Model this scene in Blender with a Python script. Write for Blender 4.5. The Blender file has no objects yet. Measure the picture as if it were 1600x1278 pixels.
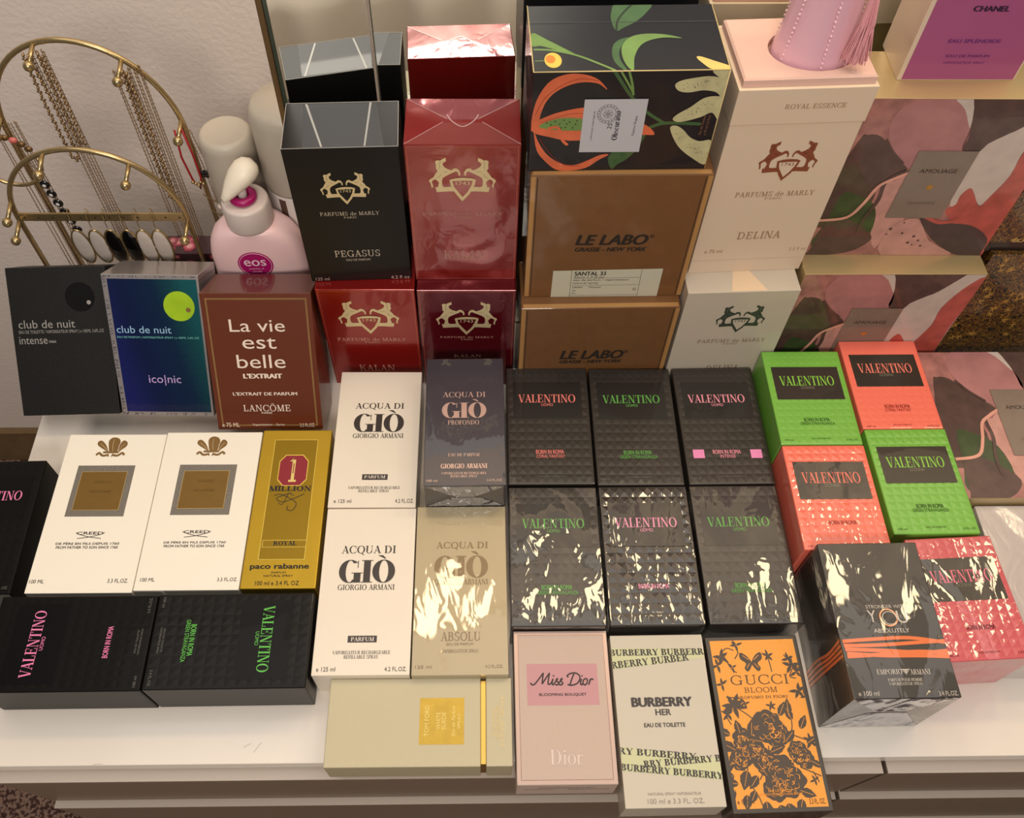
import bpy, bmesh, math, random
from mathutils import Vector, Matrix

R = math.radians
SC = bpy.context.scene
COL = SC.collection

# ------------------------------------------------------------------ camera
F_PX, PITCH, ROLL, HEAD = 1391.4, R(56.77), R(1.23), R(-1.75)
cam_d = bpy.data.cameras.new('camera')
cam = bpy.data.objects.new('camera', cam_d)
COL.objects.link(cam)
cam_d.sensor_width = 36.0
cam_d.sensor_fit = 'HORIZONTAL'
cam_d.lens = F_PX * 36.0 / 1600.0
cam_d.shift_x = 24.1 / 1600.0
cam_d.shift_y = -4.3 / 1600.0
cam_d.clip_start = 0.01
_x, _up = Vector((1, 0, 0)), Vector((0, math.sin(PITCH), math.cos(PITCH)))
_f = Vector((0, math.cos(PITCH), -math.sin(PITCH)))
_r = _x * math.cos(ROLL) + _up * math.sin(ROLL)
_u = _up * math.cos(ROLL) - _x * math.sin(ROLL)
_m = Matrix((_r, _u, -_f)).transposed().to_4x4()
cam.matrix_world = Matrix.Translation((0, 0, 0.8)) @ Matrix.Rotation(HEAD, 4, 'Z') @ _m
SC.camera = cam

# ------------------------------------------------------------------ world, lamps, exposure
world = bpy.data.worlds.new('world')
SC.world = world
world.use_nodes = True
world.node_tree.nodes['Background'].inputs['Color'].default_value = (0.95, 0.97, 1.0, 1)
world.node_tree.nodes['Background'].inputs['Strength'].default_value = 0.08

def lamp(name, loc, power, col, radius):
    d = bpy.data.lights.new(name, 'POINT')
    d.energy = power; d.color = col; d.shadow_soft_size = radius
    o = bpy.data.objects.new(name, d); COL.objects.link(o); o.location = loc
    return o
def area(name, loc, target, power, col, sx, sy):
    d = bpy.data.lights.new(name, 'AREA'); d.shape = 'RECTANGLE'
    d.size = sx; d.size_y = sy; d.energy = power; d.color = col
    o = bpy.data.objects.new(name, d); COL.objects.link(o); o.location = loc
    o.rotation_euler = (Vector(target) - Vector(loc)).to_track_quat('-Z', 'Y').to_euler()
    return o
for bx_ in (-0.05, 0.27, 0.60, 0.92):   # row of bulbs above the mirror
    lamp('warm_bulb', (bx_, 0.65, 1.0), 2.7, (1.0, 0.78, 0.47), 0.05)
area('ceiling_glow', (0.1, 0.22, 1.75), (0.1, 0.28, 0.0), 13.0, (1.0, 0.95, 0.90), 2.2, 1.3)
area('room_light', (-0.07, -0.95, 1.36), (-0.1, 0.7, 0.2), 14.5, (1.0, 0.90, 0.80), 0.55, 0.34)

vs = SC.view_settings
SC.display_settings.display_device = 'sRGB'
vs.view_transform = 'Standard'
vs.look = 'None'
vs.exposure = 0.12
vs.gamma = 1.0
vs.use_curve_mapping = False

# ------------------------------------------------------------------ colours and materials
def lin(v):
    v /= 255.0
    return v / 12.92 if v <= 0.04045 else ((v + 0.055) / 1.055) ** 2.4
def c(r, g, b): return (lin(r), lin(g), lin(b), 1.0)

_mats = {}
def pm(name, col, rough=0.5, metal=0.0, coat=0.0, wrap=None, spec=0.5, grain=0.0, gscale=900.0, var=0.0, vscale=40.0, crough=0.03, up=0.0):
    """Procedural principled material. wrap = (strength, scale, seed): crinkled clear film as a coat."""
    key = (name, col, rough, metal, coat, wrap, spec, grain, gscale, var, vscale, crough, up)
    if key in _mats: return _mats[key]
    m = bpy.data.materials.new(name); m.use_nodes = True
    nt = m.node_tree; N = nt.nodes; L = nt.links
    b = N['Principled BSDF']
    b.inputs['Base Color'].default_value = col
    b.inputs['Roughness'].default_value = rough
    b.inputs['Metallic'].default_value = metal
    b.inputs['Specular IOR Level'].default_value = spec
    b.inputs['Coat Weight'].default_value = coat
    b.inputs['Coat Roughness'].default_value = crough
    tc = N.new('ShaderNodeTexCoord')
    if var > 0:
        n = N.new('ShaderNodeTexNoise'); n.inputs['Scale'].default_value = vscale; n.inputs['Detail'].default_value = 5
        L.new(tc.outputs['Object'], n.inputs['Vector'])
        h = N.new('ShaderNodeHueSaturation'); h.inputs['Color'].default_value = col
        mr = N.new('ShaderNodeMapRange'); mr.inputs[1].default_value = .3; mr.inputs[2].default_value = .7
        mr.inputs[3].default_value = 1 - var; mr.inputs[4].default_value = 1 + var
        L.new(n.outputs['Fac'], mr.inputs[0]); L.new(mr.outputs[0], h.inputs['Value']); L.new(h.outputs[0], b.inputs['Base Color'])
    if grain > 0:
        n = N.new('ShaderNodeTexNoise'); n.inputs['Scale'].default_value = gscale; n.inputs['Detail'].default_value = 3
        L.new(tc.outputs['Object'], n.inputs['Vector'])
        bp = N.new('ShaderNodeBump'); bp.inputs['Strength'].default_value = 1.0; bp.inputs['Distance'].default_value = grain
        L.new(n.outputs['Fac'], bp.inputs['Height']); L.new(bp.outputs[0], b.inputs['Normal'])
    if wrap:
        st, sc, seed = wrap
        mp = N.new('ShaderNodeMapping'); mp.inputs['Location'].default_value = (seed * 1.37, seed * 2.11, seed * .73)
        mp.inputs['Rotation'].default_value = (0.2 * seed, .1 * seed, .45 * seed)
        mp.inputs['Scale'].default_value = (1.0, 0.5, 0.7)
        L.new(tc.outputs['Object'], mp.inputs['Vector'])
        n1 = N.new('ShaderNodeTexNoise'); n1.inputs['Scale'].default_value = 15 * sc; n1.inputs['Detail'].default_value = 0.6
        n1.inputs['Distortion'].default_value = 1.2
        n2 = N.new('ShaderNodeTexNoise'); n2.inputs['Scale'].default_value = 60 * sc; n2.inputs['Detail'].default_value = 1.0
        n2.inputs['Distortion'].default_value = 2.0
        for n in (n1, n2): L.new(mp.outputs[0], n.inputs['Vector'])
        pw = N.new('ShaderNodeMath'); pw.operation = 'MULTIPLY'; pw.inputs[1].default_value = 0.07
        L.new(n2.outputs['Fac'], pw.inputs[0])
        ad = N.new('ShaderNodeMath'); ad.operation = 'ADD'
        L.new(n1.outputs['Fac'], ad.inputs[0]); L.new(pw.outputs[0], ad.inputs[1])
        bp = N.new('ShaderNodeBump'); bp.inputs['Strength'].default_value = 1.0; bp.inputs['Distance'].default_value = 0.0080 * st
        L.new(ad.outputs[0], bp.inputs['Height']); L.new(bp.outputs[0], b.inputs['Coat Normal'])
        if up > 0:   # film stretched over the studs: its normal follows the carton's top more than each facet
            vt = N.new('ShaderNodeVectorTransform'); vt.vector_type = 'NORMAL'; vt.convert_from = 'OBJECT'; vt.convert_to = 'WORLD'
            vt.inputs[0].default_value = (0, 0, 1); ge = N.new('ShaderNodeNewGeometry'); mxn = N.new('ShaderNodeMix'); mxn.data_type = 'VECTOR'
            mxn.inputs[0].default_value = up; L.new(ge.outputs['Normal'], mxn.inputs[4]); L.new(vt.outputs[0], mxn.inputs[5])
            nz = N.new('ShaderNodeVectorMath'); nz.operation = 'NORMALIZE'; L.new(mxn.outputs[1], nz.inputs[0]); L.new(nz.outputs[0], bp.inputs['Normal'])
        if metal > .5 or rough < .25: L.new(bp.outputs[0], b.inputs['Normal'])
    _mats[key] = m
    return m

# ------------------------------------------------------------------ object helpers
def tag(o, label=None, cat=None, group=None, kind=None):
    if label: o['label'] = label
    if cat: o['category'] = cat
    if group: o['group'] = group
    if kind: o['kind'] = kind
    return o

def mesh_obj(name, verts, faces, mat, parent=None, smooth=False):
    me = bpy.data.meshes.new(name)
    me.from_pydata([tuple(v) for v in verts], [], faces)
    me.update()
    if mat: me.materials.append(mat)
    if smooth:
        for p in me.polygons: p.use_smooth = True
    o = bpy.data.objects.new(name, me); COL.objects.link(o)
    if parent: o.parent = parent
    return o

def bm_obj(name, bm, mat, parent=None, smooth=False):
    me = bpy.data.meshes.new(name); bm.to_mesh(me); bm.free()
    if mat: me.materials.append(mat)
    if smooth:
        for p in me.polygons: p.use_smooth = True
    o = bpy.data.objects.new(name, me); COL.objects.link(o)
    if parent: o.parent = parent
    return o

def empty(name, loc=(0, 0, 0), rz=0.0):
    o = bpy.data.objects.new(name, None); o.empty_display_size = .02; COL.objects.link(o)
    o.location = loc; o.rotation_euler = (0, 0, rz)
    return o

def add_box(bm, x0, x1, y0, y1, z0, z1, bev=0.0):
    vs_ = [bm.verts.new(p) for p in ((x0, y0, z0), (x1, y0, z0), (x1, y1, z0), (x0, y1, z0), (x0, y0, z1), (x1, y0, z1), (x1, y1, z1), (x0, y1, z1))]
    fs = [bm.faces.new([vs_[i] for i in q]) for q in ((3, 2, 1, 0), (4, 5, 6, 7), (0, 1, 5, 4), (1, 2, 6, 5), (2, 3, 7, 6), (3, 0, 4, 7))]
    if bev > 0:
        es = {e for f in fs for e in f.edges}
        bmesh.ops.bevel(bm, geom=list(es), offset=bev, segments=3, affect='EDGES', profile=.6)

def box_obj(name, x0, x1, y0, y1, z0, z1, mat, parent=None, bev=.0007):
    bm = bmesh.new(); add_box(bm, x0, x1, y0, y1, z0, z1, bev)
    return bm_obj(name, bm, mat, parent)

def tube_geo(verts, faces, pts, r, seg=8, closed=False, caps=True):
    """Sweep a circle of radius r (number or list) along pts."""
    pts = [Vector(p) for p in pts]; n = len(pts)
    rr = r if isinstance(r, (list, tuple)) else [r] * n
    base = len(verts); prev = None
    for i, p in enumerate(pts):
        if closed: t = pts[(i + 1) % n] - pts[i - 1]
        else: t = pts[min(i + 1, n - 1)] - pts[max(i - 1, 0)]
        t.normalize()
        a = prev if prev is not None else (Vector((0, 0, 1)) if abs(t.z) < .9 else Vector((1, 0, 0)))
        a = (a - t * a.dot(t)).normalized(); prev = a
        b_ = t.cross(a)
        for k in range(seg):
            an = 2 * math.pi * k / seg
            verts.append(p + (a * math.cos(an) + b_ * math.sin(an)) * rr[i])
    for i in range(n if closed else n - 1):
        j = (i + 1) % n
        for k in range(seg):
            k2 = (k + 1) % seg
            faces.append((base + i * seg + k, base + i * seg + k2, base + j * seg + k2, base + j * seg + k))
    if caps and not closed:
        faces.append(tuple(base + k for k in reversed(range(seg))))
        faces.append(tuple(base + (n - 1) * seg + k for k in range(seg)))

def tube(name, pts, r, mat, parent=None, seg=10, closed=False):
    v, f = [], []
    tube_geo(v, f, pts, r, seg, closed)
    return mesh_obj(name, v, f, mat, parent, True)

def sphere_geo(verts, faces, ctr, r, nu=12, nv=8, sx=1, sy=1, sz=1):
    base = len(verts); cx, cy, cz = ctr
    verts.append((cx, cy, cz + r * sz))
    for i in range(1, nv):
        th = math.pi * i / nv
        for j in range(nu):
            ph = 2 * math.pi * j / nu
            verts.append((cx + r * sx * math.sin(th) * math.cos(ph), cy + r * sy * math.sin(th) * math.sin(ph), cz + r * sz * math.cos(th)))
    verts.append((cx, cy, cz - r * sz)); last = len(verts) - 1
    for j in range(nu):
        faces.append((base, base + 1 + j, base + 1 + (j + 1) % nu))
        faces.append((last, base + 1 + (nv - 2) * nu + (j + 1) % nu, base + 1 + (nv - 2) * nu + j))
    for i in range(nv - 2):
        for j in range(nu):
            a = base + 1 + i * nu
            faces.append((a + j, a + nu + j, a + nu + (j + 1) % nu, a + (j + 1) % nu))

def loft(name, rings, mat, parent=None, smooth=True, cap=True):
    """rings: list of equal-length closed loops of points, bottom first."""
    v, f = [], []; n = len(rings[0])
    for r in rings: v += [tuple(p) for p in r]
    for i in range(len(rings) - 1):
        for k in range(n):
            k2 = (k + 1) % n
            f.append((i * n + k, i * n + k2, (i + 1) * n + k2, (i + 1) * n + k))
    if cap:
        f.append(tuple(reversed(range(n)))); f.append(tuple((len(rings) - 1) * n + k for k in range(n)))
    return mesh_obj(name, v, f, mat, parent, smooth)

def ring(rx, ry, z, n=40, cx=0.0, cy=0.0, e=2.0, flute=0.0, nf=8):
    out = []
    for k in range(n):
        a = 2 * math.pi * k / n; ca, sa = math.cos(a), math.sin(a)
        q = 1 + flute * abs(math.cos(nf * a / 2))
        out.append((cx + rx * q * math.copysign(abs(ca) ** (2 / e), ca), cy + ry * q * math.copysign(abs(sa) ** (2 / e), sa), z))
    return out

# ------------------------------------------------------------------ lettering
_glyph = {}
def sans_polys(text, bold=0.0, shear=0.0):
    """Polygons (2-D) of a line of text in the built-in face, in font units."""
    key = (text, bold, shear)
    if key in _glyph: return _glyph[key]
    cu = bpy.data.curves.new('text', 'FONT'); cu.body = text; cu.resolution_u = 3; cu.fill_mode = 'FRONT'
    cu.offset = bold; cu.shear = shear
    o = bpy.data.objects.new('text', cu); COL.objects.link(o)
    dg = bpy.context.evaluated_depsgraph_get(); ev = o.evaluated_get(dg); me = ev.to_mesh()
    pts = [(v.co.x, v.co.y) for v in me.vertices]; polys = [[pts[i] for i in p.vertices] for p in me.polygons]
    ev.to_mesh_clear(); bpy.data.objects.remove(o); bpy.data.curves.remove(cu)
    _glyph[key] = polys
    return polys

def fat(text, d, shear=0.0):
    """Heavier weight: the letters printed again a hair to either side."""
    P = sans_polys(text, 0.0, shear)
    return [[(q[0] + k, q[1] + j) for q in p] for k, j in ((-d, 0), (0, d * .35), (0, -d * .35), (d, 0)) for p in P]
def _q(x0, y0, x1, y1): return [(x0, y0), (x1, y0), (x1, y1), (x0, y1)]
def serif_glyph(ch, T=.17, t=.045, S=.09):
    """One letter of a high-contrast roman face: cap height 1; returns polygons and advance."""
    P = []
    def stem(x, y0=0, y1=1, w=T, s0=True, s1=True):
        P.append(_q(x - w / 2, y0, x + w / 2, y1))
        if s0: P.append(_q(x - w / 2 - S, y0, x + w / 2 + S, y0 + t))
        if s1: P.append(_q(x - w / 2 - S, y1 - t, x + w / 2 + S, y1))
    def bar(x0, x1, y, w=t): P.append(_q(x0, y - w / 2, x1, y + w / 2))
    def dia(x0, y0, x1, y1, w): P.append([(x0 - w / 2, y0), (x0 + w / 2, y0), (x1 + w / 2, y1), (x1 - w / 2, y1)])
    def arc(cx, cy, rx, ry, a0, a1, TT=T, tt=t, n=18):
        for i in range(n):
            q = []
            for a in (a0 + (a1 - a0) * i / n, a0 + (a1 - a0) * (i + 1) / n):
                r_ = R(a); q.append(((cx + rx * math.cos(r_), cy + ry * math.sin(r_)), (cx + (rx - TT) * math.cos(r_), cy + (ry - tt) * math.sin(r_))))
            P.append([q[0][0], q[1][0], q[1][1], q[0][1]])
    def sf(x, y, w=.13): P.append(_q(x - w, y, x + w, y + t))
    adv = .8
    if ch == 'A':
        dia(.12, 0, .42, 1, t); dia(.70, 0, .40, 1, T); bar(.2, .6, .33); sf(.12, 0); sf(.70, 0, .17); adv = .84
    elif ch == 'B':
        stem(.2, w=T); bar(.2, .45, 1 - t / 2); bar(.2, .45, .53); bar(.2, .45, t / 2)
        arc(.42, .765, .27, .235, -90, 90); arc(.44, .265, .31, .265, -90, 90); adv = .82
    elif ch in 'CG':
        arc(.47, .5, .44, .52, 48, 312); P.append(_q(.76, .66, .76 + t, .98)); 
        if ch == 'G': stem(.76, 0.0, .44, T, False, True); adv = .98
        else: P.append(_q(.76, .04, .76 + t, .3)); adv = .88
    elif ch == 'D':
        stem(.2); bar(.2, .42, 1 - t / 2); bar(.2, .42, t / 2); arc(.40, .5, .45, .5, -90, 90); adv = .94
    elif ch in 'EF':
        stem(.2); bar(.2, .68, 1 - t / 2); bar(.2, .55, .52); P.append(_q(.68 - t, .72, .68, 1)); P.append(_q(.55 - t, .4, .55, .64))
        if ch == 'E': bar(.2, .72, t / 2); P.append(_q(.72 - t, 0, .72, .3))
        adv = .8 if ch == 'E' else .72
    elif ch == 'H': stem(.2); stem(.74); bar(.2, .74, .51); adv = .95
    elif ch == 'I': stem(.2); adv = .42
    elif ch == 'J': stem(.34, .2, 1, s0=False); arc(.2, .2, .225, .25, 180, 360); adv = .55
    elif ch == 'K': stem(.2); dia(.28, .38, .70, 1, t); dia(.76, 0, .44, .6, T); sf(.72, 1 - t, .1); sf(.76, 0, .13); adv = .9
    elif ch == 'L': stem(.2); bar(.2, .66, t / 2); P.append(_q(.66 - t, 0, .66, .34)); adv = .74
    elif ch == 'M':
        stem(.16, w=t); stem(.86); dia(.50, 0, .18, 1, T); dia(.50, 0, .82, 1, t); adv = 1.06
    elif ch == 'N':
        stem(.16, w=t); stem(.76, w=t, s0=False); dia(.74, 0, .20, 1, T); adv = .94
    elif ch in 'OQ':
        arc(.48, .5, .45, .52, 0, 360, n=32); adv = .97
        if ch == 'Q': P.append([(.45, .04), (.6, .04), (.9, -.22), (.75, -.22)])
    elif ch == 'P': stem(.2); bar(.2, .42, 1 - t / 2); bar(.2, .42, .46); arc(.40, .73, .3, .27, -90, 90); adv = .76
    elif ch == 'R':
        stem(.2); bar(.2, .42, 1 - t / 2); bar(.2, .42, .5); arc(.40, .75, .29, .25, -90, 90); dia(.74, 0, .46, .5, T); sf(.76, 0, .09); adv = .86
    elif ch == 'S':
        arc(.36, .745, .28, .27, 40, 265, T * .9); arc(.36, .25, .30, .265, -140, 85, T * .9); P.append(_q(.58, .72, .58 + t, .96)); P.append(_q(.07, .04, .07 + t, .3)); adv = .72
    elif ch == 'T': stem(.40, s1=False); bar(.06, .74, 1 - t / 2); P.append(_q(.06, .74, .06 + t, 1)); P.append(_q(.74 - t, .74, .74, 1)); adv = .8
    elif ch == 'U': stem(.2, .28, 1, s0=False); stem(.74, .28, 1, w=t, s0=False); arc(.45, .3, .335, .32, 180, 360, T * .8); adv = .94
    elif ch == 'V': dia(.40, 0, .12, 1, T); dia(.44, 0, .70, 1, t); sf(.14, 1 - t, .15); sf(.70, 1 - t, .12); adv = .80
    elif ch == 'W':
        dia(.34, 0, .12, 1, T); dia(.36, 0, .58, 1, t); dia(.78, 0, .58, 1, T); dia(.80, 0, 1.02, 1, t); sf(.12, 1 - t, .14); sf(1.02, 1 - t, .12); adv = 1.14
    elif ch == 'X': dia(.72, 0, .14, 1, T); dia(.12, 0, .70, 1, t); sf(.14, 1 - t); sf(.70, 1 - t, .1); sf(.12, 0, .1); sf(.72, 0); adv = .86
    elif ch == 'Y': stem(.42, 0, .46, s1=False); dia(.42, .42, .14, 1, T); dia(.42, .42, .72, 1, t); sf(.14, 1 - t); sf(.72, 1 - t, .1); adv = .84
    elif ch == 'Z': bar(.1, .68, 1 - t / 2); bar(.06, .7, t / 2); dia(.15, 0, .6, 1, T); adv = .78
    elif ch == 'o': arc(.33, .33, .31, .35, 0, 360, T * .8, n=26); adv = .66
    elif ch == 'e': arc(.33, .33, .31, .35, 0, 310, T * .8); bar(.08, .60, .36); adv = .66
    elif ch == 'c': arc(.33, .33, .31, .35, 45, 315, T * .8); adv = .6
    elif ch == 'd': arc(.32, .33, .29, .35, 0, 360, T * .8); stem(.56, 0, 1, T * .8, True, False); sf(.5, 1 - t, .07); adv = .74
    elif ch == 'b': arc(.38, .33, .29, .35, 0, 360, T * .8); stem(.14, 0, 1, T * .8, False, False); sf(.1, 1 - t, .07); adv = .7
    elif ch == 'i': stem(.16, 0, .66, T * .8, True, False); sf(.1, .66 - t, .07); P.append(_q(.08, .8, .24, .95)); adv = .34
    elif ch == 'r': stem(.16, 0, .66, T * .8, True, False); sf(.1, .66 - t, .07); arc(.36, .42, .22, .25, 30, 170, T * .8); adv = .54
    elif ch == 'a': arc(.26, .2, .22, .21, 0, 360, T * .6); stem(.48, 0, .5, T * .8, True, False); arc(.3, .45, .24, .22, 0, 150, T * .7); adv = .64
    elif ch == 's': arc(.25, .49, .18, .18, 40, 265, T * .7); arc(.25, .17, .2, .18, -140, 85, T * .7); adv = .5
    elif ch == 'u': stem(.14, .2, .66, T * .8, False, False); stem(.5, 0, .66, T * .8, True, False); arc(.32, .22, .24, .22, 180, 360, T * .7); adv = .68
    elif ch == 't': stem(.18, .1, .88, T * .8, False, False); bar(.04, .36, .64); arc(.3, .14, .16, .14, 180, 300, T * .6); adv = .42
    elif ch == ' ': adv = .38
    elif ch == '-': bar(.06, .4, .4, .08); adv = .46
    return P, adv

def serif_polys(text, T=.17, t=.045, track=0.0):
    out = []; x = 0.0
    acc = {'Ô': ('O', '^'), 'Ò': ('O', '`'), 'Ó': ('O', '`')}
    for ch in text:
        b_, a_ = acc.get(ch, (ch, ''))
        P, adv = serif_glyph(b_, T, t)
        for p in P: out.append([(x + q[0], q[1]) for q in p])
        if a_ == '`': out.append([(x + .22, 1.22), (x + .42, 1.22), (x + .56, 1.07), (x + .5, 1.07)])
        if a_ == '^':
            out.append([(x + .25, 1.08), (x + .33, 1.08), (x + .5, 1.24), (x + .46, 1.27)]); out.append([(x + .65, 1.08), (x + .73, 1.08), (x + .52, 1.27), (x + .46, 1.24)])
        x += adv + track
    return out

STY = {
 'sans': lambda s: sans_polys(s), 'bold': lambda s: fat(s, .03), 'cond': lambda s: fat(s, .016), 'thin': lambda s: sans_polys(s), 'heavy': lambda s: fat(s, .06),
 'italic': lambda s: sans_polys(s, 0, .3), 'wide': lambda s: fat(s, .014), 'bital': lambda s: fat(s, .045, .25),
 'did': lambda s: serif_polys(s, .17, .05), 'didb': lambda s: serif_polys(s, .24, .08), 'didl': lambda s: serif_polys(s, .10, .055, .06), 'giob': lambda s: serif_polys(s, .27, .03, -.04),
 'rom': lambda s: serif_polys(s, .14, .075, .05),
}

# faces of a carton: origin, reading direction u, up v, outward n (filled in per box)
def frame(kind, w, l, t):
    V = Vector
    return {'top': (V((0, 0, t)), V((1, 0, 0)), V((0, 1, 0)), V((0, 0, 1))),
            'topL': (V((0, 0, t)), V((0, 1, 0)), V((-1, 0, 0)), V((0, 0, 1))),
            'topR': (V((0, 0, t)), V((0, -1, 0)), V((1, 0, 0)), V((0, 0, 1))),
            'front': (V((0, -l / 2, t / 2)), V((1, 0, 0)), V((0, 0, 1)), V((0, -1, 0))),
            'left': (V((-w / 2, 0, t / 2)), V((0, -1, 0)), V((0, 0, 1)), V((-1, 0, 0))),
            'right': (V((w / 2, 0, t / 2)), V((0, 1, 0)), V((0, 0, 1)), V((1, 0, 0)))}[kind]

def clip_poly(p, hw, hh):
    """Cut a polygon to the rectangle of half sizes hw, hh."""
    for ax, sg, lim in ((0, 1, hw), (0, -1, hw), (1, 1, hh), (1, -1, hh)):
        out = []
        for i in range(len(p)):
            a, b = p[i - 1], p[i]; ia, ib = a[ax] * sg <= lim, b[ax] * sg <= lim
            if ia != ib:
                k = (lim * sg - a[ax]) / (b[ax] - a[ax]); out.append((a[0] + (b[0] - a[0]) * k, a[1] + (b[1] - a[1]) * k))
            if ib: out.append(b)
        p = out
        if not p: return p
    return p
SPLIT = {'tape', 'side_flap_edge', 'side_groove', 'pink_square'}   # prints that are pieces of their own
class Art:
    """Printing on one face of a carton; every named print is a mesh of its own. Lengths in mm."""
    def __init__(s, root, fr, lift=0.00012, clip=None):
        s.root, s.fr, s.lift, s.d, s.clip = root, fr, lift, {}, clip
    def add(s, name, mat, polys, layer=1):
        e = s.d.setdefault((name, mat, len(s.d) if name in SPLIT else 0), ([], []))
        O, u, v, n = s.fr
        for p in polys:
            if s.clip: p = clip_poly(p, *s.clip)
            if len(p) < 3: continue
            b = len(e[0]); up_ = s.lift * layer + 4.5e-7 * (len(e[1]) % 220)   # overlapping strokes never share a plane
            for q in p: e[0].append(O + u * (q[0] * .001) + v * (q[1] * .001) + n * up_)
            a = sum(p[i][0] * p[(i + 1) % len(p)][1] - p[(i + 1) % len(p)][0] * p[i][1] for i in range(len(p)))
            idx = list(range(b, b + len(p)))
            e[1].append(tuple(idx if a > 0 else idx[::-1]))
    def text(s, name, mat, txt, sty, cu, cv, w, h, layer=3, rot=0.0):
        P = STY[sty](txt)
        if not P: return
        xs = [q[0] for p in P for q in p]; ys = [q[1] for p in P for q in p]
        x0, x1, y0, y1 = min(xs), max(xs), min(ys), max(ys)
        kx, ky = w / (x1 - x0), h / max(y1 - y0, 1e-6); cr, sr = math.cos(rot), math.sin(rot)
        out = []
        for p in P:
            o = []
            for q in p:
                X, Y = (q[0] - (x0 + x1) / 2) * kx, (q[1] - (y0 + y1) / 2) * ky
                o.append((cu + X * cr - Y * sr, cv + X * sr + Y * cr))
            out.append(o)
        s.add(name, mat, out, layer)
    def rect(s, name, mat, cu, cv, w, h, layer=1): s.add(name, mat, [_q(cu - w / 2, cv - h / 2, cu + w / 2, cv + h / 2)], layer)
    def border(s, name, mat, cu, cv, w, h, b, layer=1):
        s.add(name, mat, [_q(cu - w / 2, cv - h / 2, cu + w / 2, cv - h / 2 + b), _q(cu - w / 2, cv + h / 2 - b, cu + w / 2, cv + h / 2), _q(cu - w / 2, cv - h / 2 + b, cu - w / 2 + b, cv + h / 2 - b), _q(cu + w / 2 - b, cv - h / 2 + b, cu + w / 2, cv + h / 2 - b)], layer)
    def poly(s, name, mat, pts, layer=1): s.add(name, mat, [pts], layer)
    def disc(s, name, mat, cu, cv, rx, ry=None, layer=1, n=32):
        ry = ry or rx; s.add(name, mat, [[(cu + rx * math.cos(2 * math.pi * i / n), cv + ry * math.sin(2 * math.pi * i / n)) for i in range(n)]], layer)
    def line(s, name, mat, pts, w, layer=2, taper=False):
        pts = smooth(pts) if len(pts) > 2 else pts
        out = []; n = len(pts); L_, R_ = [], []
        for i, p in enumerate(pts):
            a, b = pts[max(i - 1, 0)], pts[min(i + 1, n - 1)]; dx, dy = b[0] - a[0], b[1] - a[1]; k = math.hypot(dx, dy) or 1
            ww = w / 2 * ((1 - .85 * i / (n - 1)) if taper else 1)
            L_.append((p[0] - dy / k * ww, p[1] + dx / k * ww)); R_.append((p[0] + dy / k * ww, p[1] - dx / k * ww))
        for i in range(n - 1): out.append([R_[i], R_[i + 1], L_[i + 1], L_[i]])
        s.add(name, mat, out, layer)
    def done(s):
        for (name, mat, _), (v, f) in s.d.items(): mesh_obj(name, v, f, mat, s.root)

def smooth(p, k=5, closed=False):
    """Catmull-Rom through 2-D points."""
    n = len(p); out = []
    rng = range(n if closed else n - 1)
    for i in rng:
        g = lambda j: p[j % n] if closed else p[min(max(j, 0), n - 1)]
        a, b, c_, d = g(i - 1), g(i), g(i + 1), g(i + 2)
        for s_ in range(k):
            t = s_ / k; o = []
            for q in (0, 1):
                o.append(.5 * (2 * b[q] + (c_[q] - a[q]) * t + (2 * a[q] - 5 * b[q] + 4 * c_[q] - d[q]) * t * t + (3 * b[q] - a[q] - 3 * c_[q] + d[q]) * t ** 3))
            out.append(tuple(o))
    if not closed: out.append(p[-1])
    return out

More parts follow.
